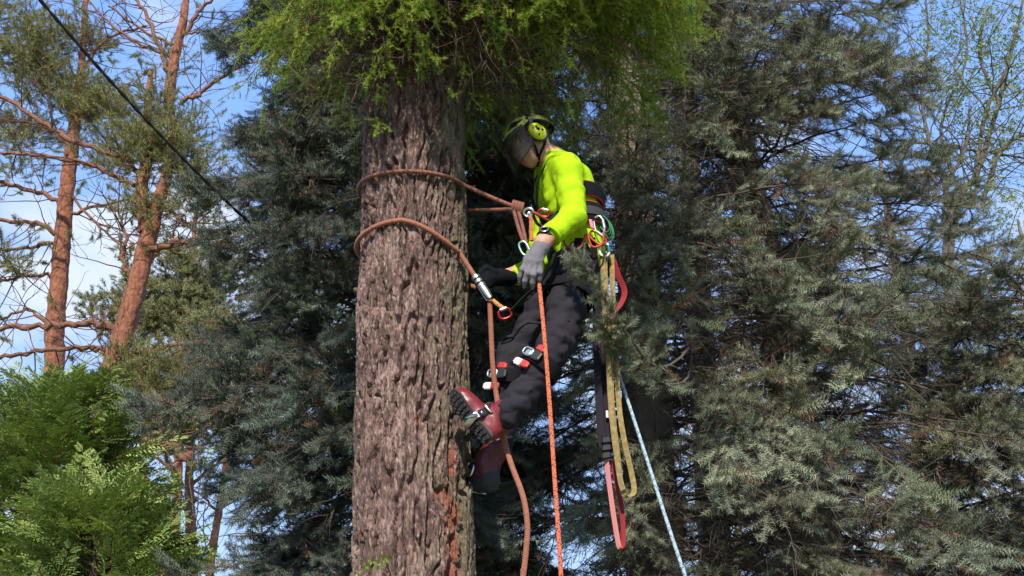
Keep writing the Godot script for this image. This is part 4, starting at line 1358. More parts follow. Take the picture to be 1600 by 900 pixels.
func boot(parent: Node3D, heel: Vector3, X: Vector3, Y: Vector3, shaft: Vector3, label: String, leather: Material) -> void:
	var Z := X.cross(Y).normalized()
	var g := func(x: float, y: float, z: float) -> Vector3: return heel + (X * x + Y * y + Z * z) * 0.92
	var gu := func(x: float, y: float, z: float) -> Vector3: return heel + (X * x + Y * (y + 0.009) + Z * z * 0.92) * 0.92
	var b := []
	b.append_array(chain([gu.call(0.035, 0.06, 0.0), gu.call(0.10, 0.06, 0.0), gu.call(0.17, 0.052, 0.0), gu.call(0.225, 0.048, 0.004), gu.call(0.262, 0.047, 0.004)], [0.037, 0.037, 0.037, 0.037, 0.026]))
	b.append_array(chain([gu.call(0.20, 0.045, 0.016), gu.call(0.245, 0.045, 0.014)], [0.028, 0.022]))
	b.append_array(chain([gu.call(0.20, 0.045, -0.014), gu.call(0.235, 0.045, -0.014)], [0.028, 0.022]))
	b.append_array(chain([gu.call(0.12, 0.075, 0.0), gu.call(0.075, 0.12, 0.0), shaft], [0.042, 0.046, 0.052]))
	b.append_array(chain([gu.call(0.045, 0.06, 0.0), gu.call(0.05, 0.12, 0.0), shaft], [0.038, 0.043, 0.052]))
	var up := nets(b, 0.0065, 90.0, noise(5, 18.0), 0.003)
	var o := part("boot", up, leather, parent)
	o.set_meta("label", label)
	# rubber rand round the foot
	if leather == M.boot_dark:
		var rb := []
		rb.append_array(chain([g.call(0.034, 0.045, 0.0), g.call(0.10, 0.045, 0.0), g.call(0.18, 0.042, 0.0), g.call(0.25, 0.042, 0.0)], [0.042, 0.042, 0.042, 0.032]))
		rb.append([g.call(0.036, 0.05, 0.0), 0.041, g.call(0.036, 0.085, 0.0), 0.041])
		part("rand", nets(rb, 0.0065, 90.0), M.rubber, parent)
	# sole: a shaped slab in two layers with lugs underneath
	var half := func(t: float) -> float: return 0.030 + 0.010 * smoothstep(0.3, 0.75, t) - 0.004 * exp(-pow((t - 0.4) / 0.12, 2.0)) - 0.032 * pow(clampf((t - 0.80) / 0.22, 0, 1), 2.0) - 0.020 * pow(clampf((0.12 - t) / 0.14, 0, 1), 2.0)
	for layer in 2:
		var mb := MB.new()
		var y0 := 0.006 if layer == 0 else 0.018
		var y1 := 0.0178 if layer == 0 else 0.034
		var grow := 0.003 if layer == 0 else 0.0
		var ring := []
		for s in [1.0, -1.0]:
			for i in 21:
				var t := i / 20.0 if s > 0 else 1.0 - i / 20.0
				var spring := 0.018 * pow(clampf((t - 0.7) / 0.3, 0, 1), 2.0)
				ring.append([lerpf(-0.004 - grow, 0.288 + grow, t), (half.call(t) + grow) * s, spring])
		var m := ring.size()
		var ia := []
		for q in ring:
			ia.append(mb.vert(g.call(q[0], y0 + q[2], q[1]))); mb.vert(g.call(q[0], y1 + q[2], q[1]))
		for i in m:
			var j := (i + 1) % m
			mb.quad(ia[i], ia[j], ia[j] + 1, ia[i] + 1)
		for lv in 2:
			var c := mb.vert(g.call(0.14, y0 if lv == 0 else y1, 0.0))
			var rr := []
			for q in ring: rr.append(mb.vert(g.call(q[0], (y0 if lv == 0 else y1) + q[2], q[1])))
			for i in m: mb.tri(c, rr[i], rr[(i + 1) % m])
		if layer == 0:
			var rows := 11
			for i in rows:
				if i == 4: continue
				var t := 0.05 + 0.9 * i / (rows - 1.0)
				var hw: float = half.call(t)
				var spring := 0.018 * pow(clampf((t - 0.7) / 0.3, 0, 1), 2.0)
				for s in [-0.72, -0.24, 0.24, 0.72]:
					var skew: float = 0.25 * signf(s)
					mb.block(g.call(lerpf(0, 0.285, t) - absf(s) * 0.008, 0.002 + spring, hw * s), (X + Z * skew) * 0.0085, Y * 0.0058, Z * hw * 0.19, 0.25)
		part("sole" if layer == 0 else "midsole", mb, M.rubber if layer == 0 else M.midsole, o if false else parent)
	# laces over the instep
	var lc := MB.new()
	for i in 5:
		var t := i / 4.0
		var p0: Vector3 = g.call(lerpf(0.19, 0.105, t), lerpf(0.087, 0.135, t), 0.0)
		lc.tube(spline(PackedVector3Array([p0 - Z * 0.026 - Y * 0.008, p0 + Y * 0.003, p0 + Z * 0.026 - Y * 0.008]), 4), PackedFloat32Array([0.0028]), 5)
	part("laces", lc, M.lace, parent)

func climber() -> void:
	var foot := W(890, 700, 3.9); foot.y = W(768, 768, 3.9).y
	var P := thing("person", "tree climber in bright lime shirt and dark trousers, leaning back from larch trunk", "person", foot)
	var hipL := W(893, 428, 3.87); var hipR := W(886, 430, 4.06)
	var kneeL := W(864, 548, 3.72); var ankL := W(790, 645, 3.70)
	var kneeR := W(799, 560, 3.98); var ankR := W(775, 702, 3.94)
	var shL := W(886, 264, 3.80); var shR := W(858, 272, 4.14)
	var elL := W(896, 338, 3.715); var wrL := W(848, 379, 3.63)
	var elR := W(838, 412, 4.12); var wrR := W(786, 434, 4.06)
	var neck := W(866, 250, 3.99)
	var C := W(829, 224, 3.98)
	var F := Vector3(-0.84, -0.50, 0.16).normalized()
	var side := (Vector3(0.1, 0.05, 1) - F * F.dot(Vector3(0.1, 0.05, 1))).normalized()
	var U := F.cross(side).normalized()
	var hd := func(f: float, u: float, s: float) -> Vector3: return C + F * f + U * u + side * s
	# skin, one body under the clothes
	var wL := W(900, 365, 3.92); var wR := W(897, 365, 4.05)
	var body := []
	body.append_array(chain([hipL, wL, W(886, 292, 3.92), W(874, 258, 3.95)], [0.06, 0.07, 0.085, 0.06]))
	body.append_array(chain([hipR, wR, W(880, 292, 4.05), W(870, 258, 4.02)], [0.06, 0.07, 0.085, 0.06]))
	body.append_array(chain([W(874, 260, 3.95), shL, elL, wrL, W(838, 398, 3.625)], [0.05, 0.05, 0.042, 0.029, 0.02]))
	body.append_array(chain([W(870, 260, 4.02), shR, elR, wrR, W(772, 434, 4.04)], [0.05, 0.05, 0.042, 0.029, 0.02]))
	body.append_array(chain([hipL, kneeL, ankL], [0.065, 0.034, 0.028]))
	body.append_array(chain([hipR, kneeR, ankR], [0.065, 0.034, 0.028]))
	body.append_array(chain([neck, hd.call(-0.03, -0.07, 0.0)], [0.06, 0.055]))
	var bmesh := nets(body, 0.011, 60.0)
	var head := []
	head.append([hd.call(-0.035, 0.035, 0.0), 0.082, hd.call(0.02, 0.035, 0.0), 0.082])
	head.append([hd.call(0.03, -0.03, 0.022), 0.052, hd.call(0.045, -0.075, 0.012), 0.036])
	head.append([hd.call(0.03, -0.03, -0.022), 0.052, hd.call(0.045, -0.075, -0.012), 0.036])
	for s in [-1.0, 1.0]:
		head.append_array(chain([hd.call(-0.018, -0.01, 0.066 * s), hd.call(-0.02, -0.062, 0.056 * s), hd.call(0.035, -0.1, 0.026 * s)], [0.02, 0.019, 0.018]))
		head.append([hd.call(0.07, -0.022, 0.045 * s), 0.018, hd.call(0.082, -0.03, 0.026 * s), 0.014])
		head.append([hd.call(-0.02, 0.012, 0.082 * s), 0.010, hd.call(-0.022, -0.03, 0.078 * s), 0.008])
	head.append([hd.call(0.094, 0.012, 0.0), 0.010, hd.call(0.112, -0.032, 0.0), 0.012])
	head.append([hd.call(0.09, -0.062, 0.02), 0.008, hd.call(0.09, -0.062, -0.02), 0.008])
	head.append([hd.call(0.083, -0.078, 0.014), 0.009, hd.call(0.083, -0.078, -0.014), 0.009])
	head.append([hd.call(0.06, -0.104, 0.0), 0.022, hd.call(0.066, -0.1, 0.0), 0.02])
	head.append([hd.call(-0.03, -0.04, 0.0), 0.056, hd.call(-0.03, -0.1, 0.0), 0.053])
	merge(bmesh, nets(head, 0.0055, 130.0))
	part("body", bmesh, M.skin, P)
	for s in [-1.0, 1.0]:
		var ey := MB.new()
		ey.dome(hd.call(0.078, 0.002, 0.031 * s), F * 0.012, U * 0.012, side * 0.012, 0, PI, 8, 12)
		part("eye", ey, M.eye, P)
	var hair := MB.new()
	hair.dome(hd.call(-0.03, 0.03, 0.0), F * 0.088, U * 0.09, side * 0.086, 0.2, 2.25, 10, 20)
	for i in hair.v.size():
		var q := hair.v[i] - C
		if q.dot(F) > 0.02: hair.v[i] -= F * (q.dot(F) - 0.02)
	part("hair", hair, M.hair, P)
	# shirt
	var sh := []
	sh.append_array(chain([W(908, 393, 3.91), wL, W(892, 318, 3.91), W(887, 288, 3.92), W(876, 262, 3.94)], [0.118, 0.112, 0.122, 0.122, 0.085]))
	sh.append_array(chain([W(904, 393, 4.05), wR, W(884, 318, 4.06), W(878, 288, 4.06), W(868, 264, 4.04)], [0.118, 0.112, 0.122, 0.118, 0.085]))
	sh.append_array(chain([W(872, 258, 3.99), neck], [0.085, 0.070]))
	sh.append_array(chain([W(878, 264, 3.93), shL, W(892, 305, 3.755), elL, W(867, 363, 3.655)], [0.075, 0.072, 0.064, 0.060, 0.055]))
	sh.append_array(chain([W(868, 266, 4.05), shR, W(848, 350, 4.14), elR, W(812, 428, 4.09)], [0.08, 0.072, 0.064, 0.058, 0.052]))
	part("shirt", nets(sh, 0.009, 80.0, ridged(21, 5.6), 0.009, Vector3(1, 1.7, 1)), M.shirt, P)
	for q in [[W(867, 363, 3.655), (W(867, 363, 3.655) - elL).normalized(), 0.058], [W(812, 428, 4.09), (W(812, 428, 4.09) - elR).normalized(), 0.053]]:
		var cuff := MB.new()
		var t: Vector3 = q[1]
		var u := t.cross(Vector3.UP).normalized(); var w := t.cross(u)
		var ring := PackedVector3Array()
		for i in 24: ring.append(q[0] + t * 0.03 + (u * cos(TAU * i / 24) + w * sin(TAU * i / 24)) * (q[2] - 0.012))
		cuff.tube(ring, PackedFloat32Array([0.008]), 7, false, true)
		part("cuff", cuff, M.shirt, P)
	# trousers
	var tr := []
	tr.append_array(chain([W(908, 386, 3.91), W(898, 425, 3.88), W(884, 482, 3.80), W(872, 530, 3.73), kneeL, W(838, 590, 3.70), W(812, 622, 3.695), W(794, 645, 3.692)], [0.106, 0.108, 0.092, 0.080, 0.072, 0.064, 0.070, 0.070]))
	tr.append_array(chain([W(904, 386, 4.05), W(892, 425, 4.06), W(852, 480, 4.04), kneeR, W(790, 610, 3.97), W(778, 700, 3.945)], [0.106, 0.108, 0.090, 0.072, 0.064, 0.064]))
	tr.append([W(897, 425, 3.9), 0.108, W(893, 425, 4.04), 0.108])
	part("trousers", nets(tr, 0.0085, 75.0, ridged(23, 5.2), 0.020, Vector3(1, 1.5, 1)), M.trousers, P)
	# gloves
	var kn := [W(823, 405, 3.615), W(830, 408, 3.605), W(837, 409, 3.605), W(844, 407, 3.615)]
	var fg := [[kn[0], W(816, 421, 3.605), W(812, 432, 3.62), W(812, 441, 3.635)], [kn[1], W(824, 427, 3.592), W(820, 439, 3.608), W(819, 449, 3.63)], [kn[2], W(834, 430, 3.592), W(832, 442, 3.61), W(832, 451, 3.632)], [kn[3], W(844, 426, 3.605), W(843, 436, 3.622), W(841, 444, 3.64)]]
	var gl := hand_bones(W(846, 386, 3.63), kn, fg, [W(835, 398, 3.64), W(829, 418, 3.665), W(836, 436, 3.665)], 1.0)
	gl.append_array(chain([W(853, 373, 3.645), W(845, 387, 3.628), W(836, 400, 3.618)], [0.037, 0.035, 0.033]))
	part("glove", nets(gl, 0.0036, 190.0, noise(31, 60.0), 0.0016), M.glove_grey, P).set_meta("label", "grey knitted work glove")
	var kr := [W(764, 424, 4.0), W(761, 430, 3.985), W(761, 438, 3.985), W(763, 446, 3.995)]
	var fr := []
	for i in 4: fr.append([kr[i], kr[i] + Vector3(-0.030, -0.004, 0.012), kr[i] + Vector3(-0.046, -0.012, -0.012), kr[i] + Vector3(-0.030, -0.018, -0.030)])
	var gr := hand_bones(W(786, 434, 4.05), kr, fr, [W(773, 424, 3.99), W(760, 418, 3.97), W(750, 424, 3.965)], 1.08)
	gr.append_array(chain([W(797, 434, 4.075), W(780, 433, 4.04), W(768, 434, 4.01)], [0.042, 0.039, 0.034]))
	part("glove", nets(gr, 0.0042, 170.0), M.glove_black, P).set_meta("label", "black work glove on the far hand")
	# boots
	var hl := W(760, 689, 3.645); var tl := W(700, 614, 3.665)
	var X := (tl - hl).normalized()
	var away := (ankL - hl); away = (away - X * away.dot(X)).normalized()
	var Yl := (away + Vector3(0.05, 0.05, -0.62)).normalized(); Yl = (Yl - X * Yl.dot(X)).normalized()
	boot(P, hl, X, Yl, W(789, 645, 3.70), "red leather boot, tread pressed to the bark", M.boot_red)
	var hr := W(770, 768, 3.90)
	var Xr := Vector3(-0.62, 0.10, -0.72).normalized()
	var Yr := Vector3(0.12, 0.98, 0.1).normalized(); Yr = (Yr - Xr * Yr.dot(Xr)).normalized()
	boot(P, hr, Xr, Yr, W(776, 700, 3.93), "dark red boot of the far leg", M.boot_dark)
	helmet(C, F, U, side)
	harness()
	spur(hl, X, Yl, kneeL, ankL, true)
	spur(hr, Xr, Yr, kneeR, ankR, false)
	watch(W(852, 372, 3.643), (wrL - elL).normalized())

func watch(p: Vector3, ax: Vector3) -> void:
	var t := thing("wristwatch", "black wristwatch above the grey glove", "watch", p)
	var u := (Vector3(-0.25, 0.35, 0.9) - ax * ax.dot(Vector3(-0.25, 0.35, 0.9))).normalized(); var w := ax.cross(u)
	var st := MB.new()
	var ring := PackedVector3Array(); var wide := []
	for i in 28:
		var a := TAU * i / 28
		ring.append(p + (u * cos(a) + w * sin(a)) * 0.0395); wide.append(ax)
	st.band(ring, wide, 0.022, 0.004, true)
	part("strap", st, M.black_plastic, t)
	var cs := MB.new()
	var f := p + u * 0.045
	cs.dome(f, ax * 0.021, u * 0.007, w * 0.021, 0, PI, 8, 20)
	part("case", cs, M.black_gloss, t)
	var bz := MB.new()
	var rr := PackedVector3Array()
	for i in 28: rr.append(f + u * 0.0045 + (ax * cos(TAU * i / 28) + w * sin(TAU * i / 28)) * 0.0185)
	bz.tube(rr, PackedFloat32Array([0.0022]), 6, false, true)
	part("bezel", bz, M.steel, t)

func helmet(C: Vector3, F: Vector3, U: Vector3, side: Vector3) -> void:
	var T := thing("safety_helmet", "camouflage climbing helmet with smoked visor and yellow ear defenders on climber's head", "helmet", C)
	var g := func(f: float, u: float, s: float) -> Vector3: return C + F * f + U * u + side * s
	var nz := noise(41, 26.0, FastNoiseLite.TYPE_SIMPLEX_SMOOTH, 2)
	var shell_mesh := MB.new()
	var rows := 26; var cols := 56
	var hc: Vector3 = g.call(-0.012, 0.035, 0.0)
	for i in rows + 1:
		for k in cols + 1:
			var b := TAU * (k % cols) / cols
			# rim dips at the nape and lifts over the ear
			var rim := 1.62 + 0.10 * cos(b) + 0.16 * pow(maxf(0, -cos(b)), 2.0) - 0.30 * pow(absf(sin(b)), 6.0)
			var a := rim * i / rows
			var ridge := 1.0 + 0.02 * cos(b * 2.0) * sin(a) + 0.018 * exp(-pow(sin(b) * sin(a) / 0.22, 2.0)) - 0.012 * exp(-pow((absf(sin(b) * sin(a)) - 0.42) / 0.1, 2.0))
			var p := (F * (0.137 * sin(a) * cos(b)) + U * (0.118 * cos(a)) + side * (0.112 * sin(a) * sin(b))) * ridge
			var q := nz.get_noise_3dv(p); var q2 := nz.get_noise_3dv(p + Vector3.ONE * 3.0)
			shell_mesh.tint = Color(0.035, 0.065, 0.030)
			if q > 0.06: shell_mesh.tint = Color(0.38, 0.42, 0.05)
			elif q < -0.25: shell_mesh.tint = Color(0.012, 0.015, 0.014)
			elif q2 > 0.22: shell_mesh.tint = Color(0.20, 0.17, 0.07)
			elif q2 < -0.3: shell_mesh.tint = Color(0.40, 0.43, 0.38)
			shell_mesh.vert(hc + p)
	for i in rows:
		for k in cols:
			var q := i * (cols + 1) + k
			shell_mesh.quad(q, q + cols + 1, q + cols + 2, q + 1)
	shell_mesh.smooth_normals()
	var shell := part("shell", shell_mesh, M.helmet, T)
	var rimm := MB.new()
	var rp := PackedVector3Array()
	for k in cols: rp.append(shell_mesh.v[rows * (cols + 1) + k] + C)
	rimm.tube(rp, PackedFloat32Array([0.0045]), 6, false, true)
	var rm := obj("rim", local(rimm, T), M.black_plastic, shell)
	# visor: a curved smoked sheet with a black frame
	var vs := MB.new()
	var vr := 12; var vc := 26
	var edge := PackedVector3Array(); var e2 := PackedVector3Array(); var e3 := PackedVector3Array()
	for i in vr + 1:
		for k in vc + 1:
			var b := lerpf(-1.25, 1.25, float(k) / vc)
			var t := float(i) / vr
			var low := -0.115 + 0.045 * pow(absf(b) / 1.25, 2.0)
			var u := lerpf(0.052 - 0.01 * cos(b), low, t)
			var rad := 0.142 + 0.020 * sin(t * 1.7) 
			var p: Vector3 = g.call(rad * cos(b) * 1.04 - 0.006, u, rad * sin(b) * 0.86)
			vs.vert(p)
			if i == 0: edge.append(p)
			if i == vr: e2.append(p)
			if k == vc: e3.append(p)
	for i in vr:
		for k in vc:
			var q := i * (vc + 1) + k
			vs.quad(q, q + 1, q + vc + 2, q + vc + 1)
	vs.smooth_normals()
	var vis := part("visor", vs, M.visor, T)
	var fm := MB.new()
	fm.band(edge, [U], 0.020, 0.006)
	fm.tube(e2, PackedFloat32Array([0.003]), 6)
	fm.tube(e3, PackedFloat32Array([0.004]), 6)
	obj("frame", local(fm, T), M.black_plastic, vis)
	# ear defenders
	for s in [1.0, -1.0]:
		var o: Vector3 = side * s
		var ec: Vector3 = g.call(-0.016, -0.005, 0.098 * s)
		var lf := (F * 0.35 + U).normalized(); var lx := (F - U * 0.35).normalized()
		var bs := MB.new()
		bs.dome(ec - o * 0.004, lx * 0.049, o * 0.016, lf * 0.061, 0, PI, 10, 26)
		var base := part("ear_defender", bs, M.black_plastic, T)
		var cp := MB.new()
		cp.dome(ec + o * 0.006, lx * 0.041, o * 0.026, lf * 0.053, 0, PI * 0.55, 9, 28)
		obj("cup", local(cp, T), M.ear_yellow, base)
		var sc := MB.new()
		for q in [[0.012, 0.018, 0.004], [-0.004, 0.012, 0.005], [-0.012, -0.018, 0.007], [0.018, -0.024, 0.006]]:
			var f2: float = 0.026 * sqrt(maxf(0.0, 1.0 - pow(q[0] / 0.041, 2.0) - pow(q[1] / 0.053, 2.0)))
			sc.dome(ec + o * (0.006 + f2) + lx * q[0] + lf * q[1], lx * q[2], o * 0.0035, lf * q[2], 0, PI, 6, 12)
		obj("screw", local(sc, T), M.black_plastic, base)
		var arm := MB.new()
		arm.band(spline(PackedVector3Array([ec + o * 0.012 + lf * 0.04, g.call(-0.02, 0.075, 0.116 * s), g.call(-0.02, 0.10, 0.104 * s)]), 4), [F], 0.022, 0.006)
		obj("arm", local(arm, T), M.black_plastic, base)
		# chin strap: two webbings that meet under the jaw
		var stp := MB.new()
		stp.band(spline(PackedVector3Array([g.call(0.030, 0.0, 0.094 * s), g.call(0.028, -0.06, 0.080 * s), g.call(0.03, -0.10, 0.052 * s), g.call(0.035, -0.125, 0.008 * s)]), 5), [F], 0.014, 0.003)
		stp.band(spline(PackedVector3Array([g.call(-0.055, -0.02, 0.094 * s), g.call(-0.025, -0.07, 0.080 * s), g.call(0.02, -0.105, 0.056 * s), g.call(0.035, -0.127, 0.008 * s)]), 5), [F], 0.014, 0.003)
		part("chin_strap", stp, M.webbing_black, T)

func oval(c: Vector3, a: Vector3, b: Vector3, n := 26, sq := 0.75) -> PackedVector3Array:
	var p := PackedVector3Array()
	for i in n:
		var t := TAU * i / n
		var x := cos(t); var y := sin(t)
		p.append(c + a * (signf(x) * pow(absf(x), sq)) + b * (signf(y) * pow(absf(y), sq)))
	return p

func carabiner(label: String, c: Vector3, a: Vector3, b: Vector3, m: Material, m2: Material, r := 0.0055) -> void:
	var t := thing("carabiner", label, "carabiner", c, "carabiners on the climbing gear")
	var mb := MB.new()
	mb.tube(oval(c, a, b), PackedFloat32Array([r]), 8, false, true)
	part("body", mb, m, t)
	var gt := MB.new()
	gt.tube(PackedVector3Array([c + b - a * 0.5, c + b + a * 0.5]), PackedFloat32Array([r * 1.45]), 10)
	part("gate", gt, m2, t)

func hoop(cA: Vector3, axis: Vector3, front: Vector3, rf: float, rs: float, n := 40) -> PackedVector3Array:
	var sd := axis.cross(front).normalized()
	var p := PackedVector3Array()
	for i in n: p.append(cA + front * (rf * cos(TAU * i / n)) + sd * (rs * sin(TAU * i / n)))
	return p

func harness() -> void:
	var c := W(901, 356, 3.985)
	var H := thing("climbing_harness", "black padded climbing harness with red edging around climber's waist", "harness", c)
	var up := Vector3(-0.10, 0.99, 0.02).normalized()
	var fr := (Vector3(-1, -0.1, 0)).normalized(); fr = (fr - up * fr.dot(up)).normalized()
	var bp := hoop(c, up, fr, 0.142, 0.212)
	var b := MB.new(); b.band(bp, [up], 0.092, 0.016, true)
	var belt := part("waist_belt", b, M.webbing_black, H)
	var tr := MB.new()
	for s in [-1.0, 1.0]:
		var q := PackedVector3Array()
		for p in bp: q.append(p + up * 0.046 * s)
		tr.tube(q, PackedFloat32Array([0.007]), 6, false, true)
	obj("edging", local(tr, H), M.red_trim, belt)
	var b2 := MB.new()
	b2.band(hoop(c, up, fr, 0.153, 0.223), [up], 0.040, 0.006, true)
	obj("webbing", local(b2, H), M.webbing_grey, belt)
	# upper back pad of the chest harness, and its shoulder straps
	var pc := W(899, 322, 3.985)
	var full := hoop(pc, up, fr, 0.136, 0.212)
	var arc := PackedVector3Array()
	for i in range(11, 30): arc.append(full[i])
	var pd := MB.new(); pd.band(arc, [up], 0.068, 0.018)
	var pad := part("back_pad", pd, M.webbing_black, H)
	var pt := MB.new()
	for s in [-1.0, 1.0]:
		var q := PackedVector3Array()
		for p in arc: q.append(p + up * 0.034 * s)
		pt.tube(q, PackedFloat32Array([0.006]), 6)
	obj("edging", local(pt, H), M.red_trim, pad)
	var cs := MB.new()
	cs.band(wpath([[852, 256, 3.93], [842, 280, 3.90], [839, 305, 3.90], [842, 335, 3.90], [862, 352, 3.84]]), [Vector3(0.2, 0, 1)], 0.035, 0.005)
	cs.band(wpath([[848, 262, 4.10], [832, 290, 4.08], [834, 320, 4.08], [850, 350, 4.05]]), [Vector3(0.2, 0, 1)], 0.035, 0.005)
	part("chest_strap", cs, M.webbing_black, H)
	# leg loops
	for q in [[W(888, 462, 3.845), (W(872, 530, 3.73) - W(898, 425, 3.88)).normalized(), 0.113], [W(868, 462, 4.05), (W(852, 480, 4.04) - W(892, 425, 4.06)).normalized(), 0.115]]:
		var ax: Vector3 = q[1]
		var f2 := ax.cross(Vector3(0, 0, 1)).normalized()
		var ll := MB.new()
		ll.band(hoop(q[0], ax, f2, q[2], q[2], 32), [ax], 0.06, 0.012, true)
		part("leg_loop", ll, M.webbing_black, H)
	# lower webbing from belt to leg loops, gear loops, rings and the red and pink fittings on the hip
	var wv := MB.new()
	wv.band(wpath([[905, 372, 3.77], [902, 400, 3.765], [896, 440, 3.75]]), [Vector3(1, 0, 0.2)], 0.04, 0.005)
	wv.band(wpath([[925, 372, 3.80], [928, 410, 3.80], [905, 462, 3.76]]), [Vector3(1, 0, 0.4)], 0.03, 0.005)
	part("riser_strap", wv, M.webbing_black, H)
	for q in [[[880, 362], [884, 384], [905, 388], [915, 366]], [[918, 366], [925, 385], [940, 382], [944, 362]]]:
		var lp := MB.new()
		var list := []
		for e in q: list.append([e[0], e[1], 3.755])
		lp.tube(wpath(list, 5), PackedFloat32Array([0.0055]), 7)
		part("gear_loop", lp, M.red_trim, H)
	var pk := MB.new()
	var s := W(924, 350, 3.755)
	pk.block(s, Vector3(0.008, -0.002, 0), Vector3(-0.004, 0.022, 0), Vector3(0, 0, 0.004), 0.2)
	part("tag", pk, M.pink, H)
	var bk := MB.new()
	bk.block(W(896, 353, 3.765), Vector3(0.028, 0, 0.008), Vector3(0, 0.019, 0), Vector3(0, 0, 0.006), 0.25)
	part("buckle", bk, M.black_gloss, H)
	var br := MB.new()
	br.tube(wpath([[868, 352, 3.84], [848, 340, 3.80], [833, 333, 3.80], [842, 352, 3.95], [862, 356, 4.1]], 6), PackedFloat32Array([0.0075]), 8)
	part("bridge", br, M.red_rope, H)

func spur(heel: Vector3, X: Vector3, Y: Vector3, knee: Vector3, ank: Vector3, near: bool) -> void:
	var Z := X.cross(Y).normalized()
	var zo := 1.0 if Z.dot(Vector3(0, 0, 1)) > 0 else -1.0
	Z *= zo
	var g := func(x: float, y: float, z: float) -> Vector3: return heel + (X * x + Y * y + Z * z) * 0.92
	var T := thing("climbing_spur", "steel climbing spur with black straps and silver buckle on near boot" if near else "steel climbing spur strapped to far dark red boot", "climbing spur", g.call(0.11, 0.0, 0.0), "climbing spurs")
	var st := MB.new()
	st.band(PackedVector3Array([g.call(0.115, 0.085, 0.046), g.call(0.115, 0.03, 0.048), g.call(0.115, -0.006, 0.042), g.call(0.115, -0.008, -0.040), g.call(0.115, 0.03, -0.048), g.call(0.11, 0.10, -0.050)]), [X], 0.026, 0.006)
	part("stirrup", st, M.steel, T)
	var gf := MB.new()
	gf.tube(PackedVector3Array([g.call(0.115, 0.005, 0.044), g.call(0.118, -0.03, 0.047), g.call(0.122, -0.062, 0.043)]), PackedFloat32Array([0.0095, 0.0085, 0.001]), 8)
	part("gaff", gf, M.steel, T)
	var jt := MB.new()
	jt.block(g.call(0.110, 0.045, 0.052), X * 0.017, Y * 0.026, Z * 0.007, 0.3)
	var joint := part("joint", jt, M.black_plastic, T)
	var bo := MB.new()
	bo.dome(g.call(0.112, 0.034, 0.059), X * 0.0075, Z * 0.004, Y * 0.0075, 0, PI, 6, 14)
	obj("bolt", local(bo, T), M.steel, joint)
	# instep strap with a big flat buckle
	var sp := MB.new()
	sp.band(spline(PackedVector3Array([g.call(0.105, 0.06, 0.052), g.call(0.112, 0.10, 0.050), g.call(0.128, 0.122, 0.030), g.call(0.135, 0.128, 0.0), g.call(0.125, 0.115, -0.035), g.call(0.11, 0.07, -0.052)]), 4), [X], 0.027, 0.004)
	part("instep_strap", sp, M.webbing_black, T)
	var bu := MB.new()
	var bc: Vector3 = g.call(0.112, 0.100, 0.056)
	var bn := (Z + Y * 0.25).normalized(); var by := (Y - bn * Y.dot(bn)).normalized()
	var fr := oval(bc + bn * 0.004, X * 0.023, by * 0.033, 24, 0.5)
	bu.tube(fr, PackedFloat32Array([0.0062]), 8, false, true)
	bu.block(bc + bn * 0.002 - by * 0.014, X * 0.017, by * 0.012, bn * 0.004, 0.25)
	part("buckle", bu, M.steel, T)
	# shank up the inner side of the leg to the padded cuff under the knee
	var up := (knee - ank).normalized()
	var inner := (-Z - up * (-Z).dot(up)).normalized()
	var cc := ank.lerp(knee, 0.74)
	var shk := MB.new()
	shk.band(PackedVector3Array([g.call(0.11, 0.10, -0.050), ank + inner * 0.075 + up * 0.05, cc + inner * 0.088]), [X], 0.022, 0.005)
	part("shank", shk, M.steel, T)
	var front := up.cross(inner).normalized()
	var cf := MB.new()
	var ring := hoop(cc, up, front, 0.088, 0.088, 34)
	cf.band(ring, [up], 0.062, 0.012, true)
	var cuff := part("cuff", cf, M.webbing_black, T)
	var out := (Vector3(-0.45, 0.25, 0.85)); out = (out - up * out.dot(up)).normalized()
	var tg := up.cross(out).normalized()
	var cb := MB.new()
	var q := cc + out * 0.099
	cb.tube(oval(q + out * 0.006 - tg * 0.022, tg * 0.024, up * 0.017, 20, 0.6), PackedFloat32Array([0.0042]), 7, false, true)
	cb.block(q - tg * 0.022, tg * 0.014, up * 0.012, out * 0.003, 0.3)
	obj("buckle", local(cb, T), M.steel, cuff)
	var pl := MB.new()
	pl.block(q + tg * 0.022, tg * 0.026, up * 0.022, out * 0.006, 0.3)
	obj("plate", local(pl, T), M.black_plastic, cuff)
	for e in [[0.042, 0.012, M.red_trim], [-0.052, -0.012, M.red_trim], [-0.054, -0.045, M.white_cloth]]:
		var rt := MB.new()
		rt.block(cc + out * 0.084 + up * e[0] + tg * e[1], tg * 0.024, up * 0.016, out * 0.008, 0.35)
		obj("pad_tab", local(rt, T), e[2], cuff)

# ------------------------------------------------------------------ ropes and slings
func trunk_wrap(yl: float, yf: float, yr: float, yb: float, from: float, to: float, n: int, off: float) -> PackedVector3Array:
	# angle 0 faces the camera, +90 degrees the right
	var p := PackedVector3Array()
	for i in n + 1:
		var a := lerpf(from, to, float(i) / n)
		var y := yf * pow(maxf(0, cos(a)), 2.0) + yb * pow(maxf(0, -cos(a)), 2.0) + yr * pow(maxf(0, sin(a)), 2.0) + yl * pow(maxf(0, -sin(a)), 2.0)
		var c := larch_axis(y)
		p.append(c + Vector3(sin(a), 0, cos(a)) * (larch_radius(y) + off))
	return p

func join(list: Array) -> PackedVector3Array:
	var p := PackedVector3Array()
	for q in list:
		for e in q:
			if p.is_empty() or p[p.size() - 1].distance_to(e) > 0.004: p.append(e)
	return p

